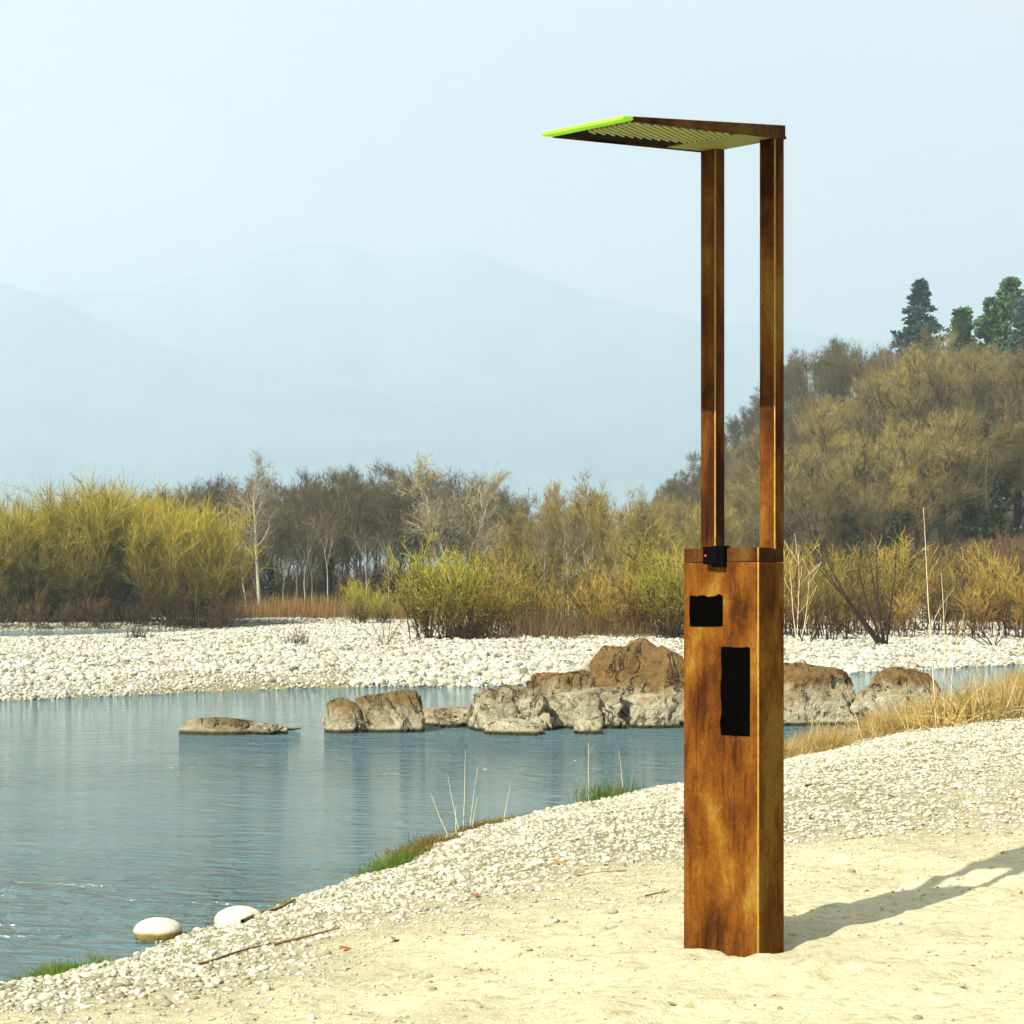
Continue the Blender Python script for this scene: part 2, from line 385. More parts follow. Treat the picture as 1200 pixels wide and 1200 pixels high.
def height(x, y):
    x = np.asarray(x, float); y = np.asarray(y, float)
    dn, df = sdist(x, y)
    d = np.maximum(dn, 0)
    zn = WATER + 0.60 * (1 - np.exp(-d / 1.9)) + 0.004 * np.clip(d, 0, 60)
    # loose sand: dunes, hollows, footprints
    sandy = sstep(1.2, 3.2, d)
    zn = zn + 0.026 * fbm(x * 0.8, y * 0.8, 4, 11) * (0.25 + 0.75 * sandy) + 0.012 * fbm(x * 5, y * 5, 3, 21) * (0.4 + sandy)
    rr = np.hypot(x - MID[0], y - MID[1])
    zn = zn + 0.05 * np.exp(-((x - 1.0) / .55) ** 2 - ((y - 7.35) / .25) ** 2) - (zn - (-0.005)) * np.exp(-(rr / .55) ** 4)
    zn = zn + (0.017 * fbm(x * 8, y * 8, 4, 31) - .010) * np.exp(-(rr / .7) ** 2) + .006 * fbm(x * 13, y * 13, 2, 33) * sandy
    e = np.maximum(df, 0)
    lev = np.interp(x, [-200, -30, -12, 0, 20, 60], [0.07, 0.08, 0.28, 0.50, 0.56, 0.60])
    zf = WATER + lev * (1 - np.exp(-e / 9.0)) + 0.004 * np.clip(e - 10, 0, 160) * np.interp(x, [-30, -5], [0.1, 1.0]) + 0.05 * (1 - np.exp(-e / .8))
    zf = zf + 0.05 * fbm(x * 0.35, y * 0.35, 3, 41) * sstep(1, 6, e)
    # side channel on the far left, behind the bar
    yc = np.interp(x, [-200, -41, -27, -18], [128, 141, 149, 160])
    zf = zf - 0.60 * np.exp(-((y - yc + 12) / 19) ** 2) * sstep(-15, -30, x) + 0.0 * x
    zf = np.where((y > yc + 6) & (x < -5), zf + 0.45 * sstep(6, 14, y - yc) * sstep(-8, -24, x), zf)
    hill = np.interp(x, HX, HZ) * sstep(140, 375, y) * (1 - 0.6 * sstep(450, 900, y)) * (1 + 0.06 * fbm(x / 25, y / 25, 3, 51))
    zf = zf + hill
    bed = WATER - 0.12 - 0.16 * np.minimum(np.minimum(-dn, -df), 6.0)
    bed = np.where(np.minimum(-dn, -df) < 0.8, WATER - 0.35 * np.minimum(-dn, -df).clip(0, 1), bed)
    z = np.where(dn > 0, zn, np.where(df > 0, zf, bed))
    return np.where((dn > 0) & (df > 0), np.maximum(zn, zf), z)
def h1(x, y): return float(height(np.array([x]), np.array([y]))[0])

def spaced(a, b, step, lo, hi, g):
    mid = list(np.arange(a, b, step)); s = step; v = b; up = []
    while v < hi: up.append(v); s *= g; v += s
    up.append(hi); s = step; v = a - step; dn = []
    while v > lo: dn.append(v); s *= g; v -= s
    dn.append(lo)
    return np.array(dn[::-1] + mid + up)
gx = spaced(-4.0, 6.5, 0.055, -15000, 15000, 1.055); gy = spaced(6.0, 20.0, 0.055, -600, 19000, 1.045)
GX, GY = np.meshgrid(gx, gy)
gz = height(GX.ravel(), GY.ravel())
gv = np.stack([GX.ravel(), GY.ravel(), gz], 1)
nx, ny = len(gx), len(gy)
ii = (np.arange(ny - 1)[:, None] * nx + np.arange(nx - 1)[None]).ravel()
gf = np.stack([ii, ii + 1, ii + 1 + nx, ii + nx], 1)
gme = newmesh('ground', gv, gf, M['ground'], smooth=True)
dn, df = sdist(gv[:, 0], gv[:, 1])
def gravel_edge(x, y):
    """how far from the water the gravel reaches before the sand takes over"""
    return 2.2 + 1.3 * sstep(0, 5, x) + 1.9 * sstep(9, 14, y) + 0.5 * fbm(x * .9, y * .9, 3, 61)
ge = gravel_edge(gv[:, 0], gv[:, 1])
zr = np.where(dn > 0, 1 - sstep(-1.8, 1.4, dn - ge), np.where(df > 0, 1.0, 1.0))
zg = np.where(df > 0, np.maximum(sstep(150, 175, gv[:, 1]), sstep(2.0, 6, gz)), 0) * 1.0
zb = np.where(dn > 0, 1 - sstep(0.05, 0.35, dn), np.where(df > 0, 0.8 * (1 - sstep(0.2, 1.6, df)) * sstep(6, -2, gv[:, 0]), 1.0))
zone = np.stack([zr, zg, zb, np.ones_like(zr)], 1).astype(np.float32)
ca = gme.color_attributes.new('zone', 'FLOAT_COLOR', 'POINT'); ca.data.foreach_set('color', zone.ravel())
ground = tag(add('ground', gme), kind='structure')

wxs = np.array([-700, 700.0]); wys = np.array([-300, 420.0])
wme = newmesh('river_water', np.array([[-700, -300, WATER], [700, -300, WATER], [700, 420, WATER], [-700, 420, WATER]]), [[0, 1, 2, 3]], M['water'])
tag(add('river_water', wme), kind='structure')

# mountains, far ranges ------------------------------------------------
def ridge(name, pts, Y0, depth, seed, rough):
    px = np.linspace(-900, 2300, 220); X = wx(px, Y0)
    py = np.interp(px, [p[0] for p in pts], [p[1] for p in pts])
    top = np.array([wz(v, Y0) for v in py]); top = top + rough * fbm(px / 60, px * 0, 5, seed)
    rows = 26; vs = []
    for j in range(rows):
        t = j / (rows - 1); prof = math.sin(t * math.pi / 2) ** 1.3
        y = Y0 - depth * (1 - t)
        n = rough * 2.0 * fbm(X / 520, X * 0 + y / 520, 5, seed + 3) * (1 - t) * prof
        vs.append(np.stack([X, X * 0 + y, np.maximum(top * prof + n, -2) - (3 if j == 0 else 0)], 1))
    vs.append(np.stack([X, X * 0 + Y0 + depth, X * 0 - 3], 1)); rows += 1
    V = np.concatenate(vs); n = len(px)
    i = (np.arange(rows - 1)[:, None] * n + np.arange(n - 1)[None]).ravel()
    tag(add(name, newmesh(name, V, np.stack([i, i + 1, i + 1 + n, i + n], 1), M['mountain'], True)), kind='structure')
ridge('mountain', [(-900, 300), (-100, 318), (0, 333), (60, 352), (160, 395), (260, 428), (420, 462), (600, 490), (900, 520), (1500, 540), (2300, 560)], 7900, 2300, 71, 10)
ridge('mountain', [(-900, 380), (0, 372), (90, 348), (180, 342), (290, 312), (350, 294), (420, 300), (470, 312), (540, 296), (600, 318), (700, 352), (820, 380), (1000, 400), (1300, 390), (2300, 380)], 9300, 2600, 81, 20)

# ------------------------------------------------------------------ the rusty column
def prism(pts2, z0, z1):
    """box between four plan points"""
    n = len(pts2); v = [(p[0], p[1], z0) for p in pts2] + [(p[0], p[1], z1) for p in pts2]
    f = [tuple(range(n))[::-1], tuple(range(n, 2 * n))] + [(i, (i + 1) % n, n + (i + 1) % n, n + i) for i in range(n)]
    return v, f
def bevelled(name, v, f, m, width, segs=2, edge_mat=None, edge_at=None):
    bm = bmesh.new(); vs = [bm.verts.new(p) for p in v]
    for q in f: bm.faces.new([vs[i] for i in q])
    bm.normal_update(); bmesh.ops.recalc_face_normals(bm, faces=bm.faces)
    res = bmesh.ops.bevel(bm, geom=list(bm.edges), offset=width, segments=segs, affect='EDGES', profile=0.6)
    me = bpy.data.meshes.new(name); 
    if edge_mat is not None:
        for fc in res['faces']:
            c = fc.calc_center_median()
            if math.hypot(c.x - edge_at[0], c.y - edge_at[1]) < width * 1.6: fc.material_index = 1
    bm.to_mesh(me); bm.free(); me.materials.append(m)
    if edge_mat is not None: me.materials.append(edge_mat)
    return me
ORG = np.array([CX, CY])
def plan(w, d): return FD * w + SD * d              # local plan point relative to the near corner
col = bpy.data.objects.new('canopy_column', None); COL.objects.link(col); col.location = (CX, CY, 0)
tag(col, 'tall rusty steel column whose two posts carry a thin lime-tipped canopy above the sand', 'column', None, 'thing')
W_, D_, HB, S_ = .387, .219, 1.765, .079
CAP = 0.062
def boxl(w0, w1, d0, d1): return [plan(w0, d0), plan(w1, d0), plan(w1, d1), plan(w0, d1)]
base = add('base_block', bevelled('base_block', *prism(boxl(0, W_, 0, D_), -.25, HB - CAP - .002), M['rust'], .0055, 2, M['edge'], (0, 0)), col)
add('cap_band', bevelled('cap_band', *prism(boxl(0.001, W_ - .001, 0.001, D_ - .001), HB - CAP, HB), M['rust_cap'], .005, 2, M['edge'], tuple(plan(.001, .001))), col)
# posts at the two rear corners
SLOPE0 = 3.578; TIP_L = 1.235
def under_z(l): return 3.578 - (3.578 - 3.401) * l / 1.233
def top_z(l): return 3.639 - (3.639 - 3.418) * l / 1.233
def post(w0):
    d0, d1 = D_ - S_, D_
    pts = boxl(w0, w0 + S_, d0, d1)
    v, f = prism(pts, HB - .01, 3.5)
    for k in range(4, 8):
        l = D_ - (d0 if k in (4, 5) else d1)
        v[k] = (v[k][0], v[k][1], under_z(l) + .004)
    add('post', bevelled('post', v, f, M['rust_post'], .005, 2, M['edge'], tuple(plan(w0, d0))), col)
post(0.0); post(W_ - S_)
# canopy: wedge from thick rear edge to thin tip, frame with a recessed underside
def cp(w, l, zoff, top=False): 
    p = plan(w, D_ - l); return (p[0], p[1], (top_z(l) if top else under_z(l)) + zoff)
def wedge(w0, w1, l0, l1, lo=0.0, hi=None, thick=None):
    """slab of the canopy between two widths and two lengths; hi None = up to the top surface"""
    v = []
    for w, l in ((w0, l0), (w1, l0), (w1, l1), (w0, l1)): v.append(cp(w, l, lo))
    for w, l in ((w0, l0), (w1, l0), (w1, l1), (w0, l1)): v.append(cp(w, l, 0, True) if hi is None else cp(w, l, hi))
    f = [(0, 1, 2, 3), (7, 6, 5, 4), (0, 4, 5, 1), (1, 5, 6, 2), (2, 6, 7, 3), (3, 7, 4, 0)]
    return v, f
LT = 1.175
can = add('canopy', bevelled('canopy', *wedge(-.004, W_ + .004, -.006, LT, 0.012), M['rust_cap'], .002, 1), col)
add('side_fascia', bevelled('side_fascia', *wedge(-.007, .004, -.008, LT, -.001, .013), M['rust_cap'], .0015, 1), can)
add('side_fascia', bevelled('side_fascia', *wedge(W_ - .004, W_ + .007, -.008, LT, -.001, .013), M['rust_cap'], .0015, 1), can)
add('underside_panel', bevelled('underside_panel', *wedge(.006, W_ - .006, 0.0, .36, .003, .014), M['under'], .001, 1), can)
lou = add('louvre_panel', bevelled('louvre_panel', *wedge(.006, W_ - .006, .363, LT - .002, .0085, .014), M['louvre'], .001, 1), can)
add('lime_tip', bevelled('lime_tip', *wedge(-.006, W_ + .006, LT + .001, 1.247, .002), M['tip'], .004, 2), col)
# diagonal slats across the louvre panel, clipped to it
def slats():
    w0, w1, l0, l1 = .012, .25, .40, LT - .015
    dirv = np.array([.36, -1.0]); dirv /= np.linalg.norm(dirv); nor = np.array([-dirv[1], dirv[0]])
    for c in np.arange(-1.2, 1.4, .0225):
        p0 = nor * c; ts = []
        lo, hi = -9, 9
        for a, (mn, mx_) in enumerate(((w0, w1), (l0, l1))):
            t1 = (mn - p0[a]) / dirv[a]; t2 = (mx_ - p0[a]) / dirv[a]
            lo = max(lo, min(t1, t2)); hi = min(hi, max(t1, t2))
        if hi - lo < .06: continue
        a = p0 + dirv * lo; b = p0 + dirv * hi; hw = nor * .0034
        q = [a - hw, a + hw, b + hw, b - hw]
        v = [cp(p[0], p[1], -.003) for p in q] + [cp(p[0], p[1], .010) for p in q]
        me = newmesh('slat', v, [(0, 1, 2, 3), (7, 6, 5, 4), (0, 4, 5, 1), (1, 5, 6, 2), (2, 6, 7, 3), (3, 7, 4, 0)], M['slat'])
        add('slat', me, can)
slats()
# black plates on the front face, with chipped outlines
def face_plate(name, w0, w1, z0, z1, seed, jag, off=.003, m='black'):
    r = random.Random(seed); pts = []
    def side(a, b, n, amp):
        for i in range(n):
            t = i / n; nx_, nz_ = (b[1] - a[1]), -(b[0] - a[0]); ln = math.hypot(nx_, nz_)
            o = amp * (r.random() - .3) if i else 0
            pts.append((a[0] + (b[0] - a[0]) * t + nx_ / ln * o, a[1] + (b[1] - a[1]) * t + nz_ / ln * o))
    side((w0, z0), (w1, z0), 7, jag[0]); side((w1, z0), (w1, z1), 7, jag[1]); side((w1, z1), (w0, z1), 9, jag[2]); side((w0, z1), (w0, z0), 7, jag[3])
    n = len(pts); v = []
    for d in (-off, .012):
        for w, z in pts: p = plan(w, d); v.append((p[0], p[1], z))
    f = [tuple(range(n)), tuple(range(2 * n - 1, n - 1, -1))] + [(i, n + i, n + (i + 1) % n, (i + 1) % n) for i in range(n)]
    return add(name, newmesh(name, v, f, M[m]), col)
def wf(px):   # column width coordinate of an image column on the front face
    u = (px - 600) / FPX; return (CX - u * CY) / (-FD[0] + u * FD[1])
def zf_(py, px): w = wf(px); return wz(py, CY + FD[1] * w)
p1 = face_plate('black_plate', wf(847), wf(808.5), zf_(733.5, 828), zf_(698.5, 828), 5, (.006, .003, .015, .003))
p1['label'] = 'small square black plate with a chipped top edge'
p2 = face_plate('black_plate', wf(879), wf(845.5), zf_(862, 862), zf_(758.5, 862), 9, (.003, .012, .004, .002))
p2['label'] = 'tall black plate with a chipped right edge'
# push knob on the top front edge
def obox(name, w0, w1, d0, d1, z0, z1, m, bev=.004, parent=col):
    return add(name, bevelled(name, *prism(boxl(w0, w1, d0, d1), z0, z1), m, bev, 2), parent)
kn = obox('control_box', .186, .262, -.038, .02, HB - .072, HB + .006, M['knob'])
obox('bracket', .160, .222, -.030, .03, HB - .085, HB + .010, M['knob'], .006, kn)
def disc(name, w, d, z, r, t, m, parent):
    bm = bmesh.new(); bmesh.ops.create_cone(bm, cap_ends=True, segments=16, radius1=r, radius2=r * .8, depth=t)
    p = plan(w, d); nrm = Vector((-SD[0], -SD[1], 0))
    bm.transform(Matrix.Translation((p[0], p[1], z)) @ nrm.to_track_quat('Z', 'Y').to_matrix().to_4x4())
    me = bpy.data.meshes.new(name); bm.to_mesh(me); bm.free(); me.materials.append(m); return add(name, me, parent)
disc('indicator_light', .246, -.040, HB - .034, .0045, .004, M['red'], kn)

# ------------------------------------------------------------------ rocks
def ico(sub):
    bm = bmesh.new(); bmesh.ops.create_icosphere(bm, subdivisions=sub, radius=1.0)
    v = np.array([p.co[:] for p in bm.verts]); f = np.array([[x.index for x in q.verts] for q in bm.faces]); bm.free(); return v, f
ICO = {k: ico(k) for k in (1, 2, 3, 5)}
def n3(v, s, seed):
    return (vnoise(v[:, 0] * s + v[:, 2] * s * .7, v[:, 1] * s - v[:, 2] * s * .6, seed) + vnoise(v[:, 1] * s + 5, v[:, 2] * s + v[:, 0] * s * .4, seed + 2)) * .5
def rock_mesh(name, seed, m, size, cuts=9, jag=.18, sub=5):
    v, f = ICO[sub]; v = v.copy(); r = np.random.default_rng(seed)
    v = np.sign(v) * np.abs(v) ** np.array([.78, .82, .66])
    for k in range(cuts):                                         # planar breaks
        n = r.normal(size=3); n[2] = abs(n[2]) * .7; n /= np.linalg.norm(n); c = r.uniform(.62, .95)
        d = v @ n - c; v = v - np.outer(np.maximum(d, 0) * .8, n)
    off = r.uniform(0, 40, 3)
    q = v + off
    rad = 1 + jag * .9 * n3(q, 1.5, seed) + jag * .7 * n3(q, 3.4, seed + 5) + jag * .35 * n3(q, 8, seed + 9) + jag * .2 * n3(q, 19, seed + 13)
    for fq, am, wd in ((2.2, 1.1, .06), (4.6, .7, .07), (9.5, .35, .09)):
        rad = rad - jag * am * np.exp(-(n3(q, fq, seed + int(fq * 10)) / wd) ** 2)
    v = v * rad[:, None]
    up = v[v[:, 2] > -.2]
    v[:, 0] = (v[:, 0] - (up[:, 0].max() + up[:, 0].min()) / 2) * 2 / (up[:, 0].max() - up[:, 0].min()); v[:, 2] /= np.percentile(v[:, 2], 94); v[:, 2] = np.where(v[:, 2] > .9, .9 + (v[:, 2] - .9) * .4, v[:, 2])
    return newmesh(name, v * np.array(size), f, m, True)
def river_rock(name, label, seed, m, px0, px1, ytop, ybase, Y=None, cuts=9, jag=.18, dep=.75, sink=.35, rotz=0):
    Y = Y or FPX * (EYE - WATER) / (ybase - HOR); cx = wx((px0 + px1) / 2, Y); rx = (px1 - px0) / 2 / FPX * Y * 1.0
    ht = (ybase - ytop) / FPX * Y; cz = WATER - ht * sink * .5; rz = ht * (1 + sink * .5)
    o = add(name, rock_mesh(name, seed, m, (rx, rx * dep, rz), cuts, jag), None, (cx, Y + rx * dep * .55, cz), (0, 0, rotz))
    return tag(o, label, 'rock')
river_rock('flat_rock', 'flat rock barely rising from the river left of the others', 11, M['rock_lo'], 206, 300, 843, 861, jag=.12, cuts=4)
river_rock('flat_rock', 'small olive rock lump at the right end of the low flat rock', 12, M['rock_lo'], 285, 338, 848, 861, jag=.2)
river_rock('river_rock', 'rounded brown rock with pale foot, left half of the split rock in the river', 13, M['rock_mid'], 375, 438, 821, 859, jag=.13, cuts=5, dep=.9)
river_rock('river_rock', 'taller brown rock with pale foot, right half of the split rock in the river', 14, M['rock_mid'], 415, 498, 811, 858, jag=.17, cuts=6, dep=.8)
river_rock('slab_rock', 'low brown slab lying between the split rock and the jagged rock', 15, M['rock_mid'], 482, 590, 830, 852, jag=.13, cuts=5)
river_rock('jagged_rock', 'pale jagged fissured rock at the left end of the ridge', 16, M['rock_jag'], 548, 660, 808, 856, jag=.30, cuts=12)
river_rock('jagged_rock', 'pale cracked rock in the middle of the ridge', 17, M['rock_jag'], 632, 735, 808, 854, jag=.30, cuts=12)
river_rock('foot_rock', 'small smooth pale rock at the waterline under the jagged rock', 18, M['rock_jag'], 565, 640, 842, 859, Y=28.6, jag=.12, cuts=5)
river_rock('foot_rock', 'tiny pointed pale rock at the waterline in front of the ridge', 19, M['rock_jag'], 672, 708, 844, 860, Y=28.8, jag=.15, cuts=5)
river_rock('ridge_rock', 'low rusty brown rock hump behind the cracked rock', 20, M['rock_big'], 610, 728, 788, 842, jag=.16, cuts=5)
river_rock('ridge_rock', 'largest dark brown rock mound left of the column', 21, M['rock_big'], 688, 850, 760, 849, jag=.15, cuts=7)
river_rock('ridge_rock', 'pale sloping rock at the foot of the largest mound', 22, M['rock_jag'], 705, 800, 812, 851, Y=30.2, jag=.18, cuts=8)
river_rock('ridge_rock', 'brown-topped rock with grey face right of the column', 23, M['rock_big'], 790, 1010, 781, 850, jag=.17, cuts=7, dep=.5)
river_rock('ridge_rock', 'brown rock hump at the right end of the ridge above the dry grass', 24, M['rock_big'], 985, 1125, 785, 838, jag=.17, cuts=7, dep=.6)
river_rock('ridge_rock', 'low pale rock in the river between the ridge end and the grass', 25, M['rock_jag'], 1010, 1085, 808, 842, Y=32.0, jag=.14, cuts=6)

def boulder(label, px0, px1, ytop, ybase, Y, seed, flat=1.0):
    cx = wx((px0 + px1) / 2, Y); rx = (px1 - px0) / 2 / FPX * Y; ht = (ybase - ytop) / FPX * Y
    v, f = ICO[3]; v = v * (1 + .07 * n3(v, 1.6, seed))[:, None]; v[:, 2] = np.sign(v[:, 2]) * np.abs(v[:, 2]) ** .9
    me = newmesh('boulder', v * np.array([rx, rx * .8, ht * .62]), f, M['boulder'], True)
    tag(add('boulder', me, None, (cx, Y + rx * .5, wz(ytop, Y) - ht * .55)), label, 'boulder')
boulder('smooth white boulder with a green algae band standing in the shallow water', 154, 211, 1080, 1107, 11.05, 3)
boulder('smooth white boulder half buried at the edge of the gravel', 247, 309, 1066, 1098, 11.0, 4)
boulder('pale half-sunk boulder at the water edge near the lower left corner', 60, 88, 1141, 1158, 9.95, 5)
boulder('small white stone with a tan side on the gravel near the lower left corner', 83, 109, 1172, 1195, 9.2, 6)

# ------------------------------------------------------------------ gravel and pebbles
pcol = bpy.data.collections.new('pebble_shapes'); ccol = bpy.data.collections.new('cobble_shapes')
PEB = []; COB = []
for k in range(8):
    r = np.random.default_rng(100 + k); v, f = ICO[2]; v = v * (1 + .22 * n3(v, 1.4, 50 + k))[:, None] * np.array([1, r.uniform(.6, .9), r.uniform(.4, .65)])
    PEB.append(newmesh('pebble', v, f, M['pebble'], True))
    for c in range(7):
        n = r.normal(size=3); n /= np.linalg.norm(n); d = v @ n - .55; v = v - np.outer(np.maximum(d, 0) * .8, n)
    COB.append(newmesh('cobble', v * np.array([1, 1, 1.2]), f, M['cobble'], False))
for k in range(8):
    pcol.objects.link(bpy.data.objects.new('pebble_shape', PEB[k])); ccol.objects.link(bpy.data.objects.new('cobble_shape', COB[k]))

def scatter(name, P, S, RZ, coll, parent):
    me = bpy.data.meshes.new(name); me.from_pydata(P.tolist(), [], [])
    a = me.attributes.new('ps', 'FLOAT', 'POINT'); a.data.foreach_set('value', S.astype(np.float32))
    a = me.attributes.new('pr', 'FLOAT_VECTOR', 'POINT'); a.data.foreach_set('vector', RZ.astype(np.float32).ravel())
    o = add(name, me, parent); o['kind'] = 'stuff'
    ng = bpy.data.node_groups.new(name, 'GeometryNodeTree')
    ng.interface.new_socket('Geometry', in_out='INPUT', socket_type='NodeSocketGeometry'); ng.interface.new_socket('Geometry', in_out='OUTPUT', socket_type='NodeSocketGeometry')
    N, L = ng.nodes, ng.links
    i = N.new('NodeGroupInput'); u = N.new('NodeGroupOutput'); iop = N.new('GeometryNodeInstanceOnPoints'); ci = N.new('GeometryNodeCollectionInfo')
    ci.inputs['Collection'].default_value = coll; ci.inputs['Separate Children'].default_value = True; ci.inputs['Reset Children'].default_value = True
    iop.inputs['Pick Instance'].default_value = True
    s = N.new('GeometryNodeInputNamedAttribute'); s.data_type = 'FLOAT'; s.inputs[0].default_value = 'ps'
    rr = N.new('GeometryNodeInputNamedAttribute'); rr.data_type = 'FLOAT_VECTOR'; rr.inputs[0].default_value = 'pr'
    e2r = N.new('FunctionNodeEulerToRotation')
    L.new(i.outputs[0], iop.inputs['Points']); L.new(ci.outputs[0], iop.inputs['Instance']); L.new(rr.outputs[0], e2r.inputs[0]); L.new(e2r.outputs[0], iop.inputs['Rotation'])
    L.new(s.outputs[0], iop.inputs['Scale']); L.new(iop.outputs[0], u.inputs[0])
    o.modifiers.new('scatter', 'NODES').node_group = ng
    return o
def tilt(n, r): return np.stack([r.normal(0, .25, n), r.normal(0, .25, n), r.uniform(0, 6.28, n)], 1)

# near shore
r = np.random.default_rng(5); n = 980000
X = r.uniform(-9, 22, n); Y = r.uniform(6.0, 34, n)
dn_, _ = sdist(X, Y); ge_ = gravel_edge(X, Y)
keep = (dn_ > -0.35) & (np.abs(X) < .34 * Y + 1.5) & (np.hypot(X - MID[0], Y - MID[1]) > .34)
dens = 1 - sstep(-1.9, 2.0, dn_ - ge_); dens = np.maximum(dens * .8, 0.032 + .06 * sstep(.2, .7, fbm(X * .8, Y * .8, 3, 91)))
dens = dens * np.clip(18 / Y, .3, 1)
keep &= r.random(n) < dens
X, Y, dn_, ge_ = X[keep], Y[keep], dn_[keep], ge_[keep]
S = np.exp(r.normal(math.log(.0105), .46, len(X))) * np.where(dn_ - ge_ > 0, .62, 1.0) * (1 + .35 * sstep(12, 25, Y))
S = np.clip(S, .006, .034); Z = height(X, Y)
P = np.stack([X, Y, Z + S * .18], 1); RZ = tilt(len(X), r)
vis = (np.abs(X / Y) < .285) & (HOR - (Z - EYE) / Y * FPX < 1200) & (dn_ > .05)
order = np.argsort(-np.where(vis, S / Y, 0)); big = order[:300]
rest = np.ones(len(X), bool); rest[big] = False
def pieces(name, idx, meshes, k=1.0):
    for q, i in enumerate(idx):
        add(name, meshes[q % 8], ground, P[i].tolist(), RZ[i].tolist(), [float(S[i]) * k] * 3)
pieces('pebble', big, PEB)
scatter('gravel', P[rest], S[rest], RZ[rest], pcol, ground)
print('near gravel', rest.sum())

# far bar
r = np.random.default_rng(6); n = 620000
Y = 38 + 190 * r.random(n) ** 2.2; X = (r.random(n) - .5) * .72 * Y
_, df_ = sdist(X, Y); Z = height(X, Y)
patch = fbm(X * .12, Y * .12, 3, 95)
keep = (df_ > -.2) & (Z > WATER - .01 - .05 * (r.random(n) < .1)) & (Y < 190) & (Z < 2.5) & (r.random(n) < np.clip(.82 + .5 * patch, .25, 1) * np.where((df_ < 3.0) & (X < -4), .25 + .25 * df_.clip(0, 3), 1))
X, Y, Z, df_ = X[keep], Y[keep], Z[keep], df_[keep]
S = np.exp(r.normal(math.log(.048), .50, len(X))) * (1 + .5 * sstep(60, 140, Y)) * np.where((df_ < 5) & (X < -4), .6, 1.0); S = np.clip(S, .018, .17)
P = np.stack([X, Y, Z + S * .25], 1); RZ = tilt(len(X), r)
vis = np.abs(X / Y) < .284
order = np.argsort(-np.where(vis, S / Y, 0)); big = order[:300]
rest = np.ones(len(X), bool); rest[big] = False
pieces('cobble', big, COB, 1.1)
scatter('cobble_field', P[rest], S[rest], RZ[rest], ccol, ground)
print('far cobbles', rest.sum())

# ------------------------------------------------------------------ plants
def grow(st, di, ln, rad, nseg, jit, up, r, taper=.25):
    n = len(st); pts = [st]; d = di / np.linalg.norm(di, axis=1, keepdims=True); p = st
    for k in range(nseg):
        d = d + r.normal(0, jit, (n, 3)); d[:, 2] += up; d /= np.linalg.norm(d, axis=1, keepdims=True)
        p = p + d * (ln / nseg)[:, None]; pts.append(p)
    t = np.linspace(0, 1, nseg + 1)
    return np.stack(pts, 1), rad[:, None] * (1 - (1 - taper) * t[None])
def spawn(P, Rd, ln, nc, t0, t1, a0, a1, lr, r, rr=.55, shape=None):
    n, m, _ = P.shape; ch = np.repeat(np.arange(n), nc); k = len(ch)
    t = r.uniform(t0, t1, k); f = t * (m - 1); i = np.minimum(f.astype(int), m - 2); fr = f - i
    st = P[ch, i] * (1 - fr)[:, None] + P[ch, i + 1] * fr[:, None]
    d = P[ch, i + 1] - P[ch, i]; d /= np.linalg.norm(d, axis=1, keepdims=True)
    rnd = r.normal(size=(k, 3)); perp = np.cross(d, rnd); perp /= np.linalg.norm(perp, axis=1, keepdims=True)
    a = r.uniform(a0, a1, k); nd = d * np.cos(a)[:, None] + perp * np.sin(a)[:, None]
    L_ = ln[ch] * r.uniform(lr[0], lr[1], k) * (shape(t) if shape else 1)
    return st, nd, L_, (Rd[ch, i] * (1 - fr) + Rd[ch, i + 1] * fr) * rr
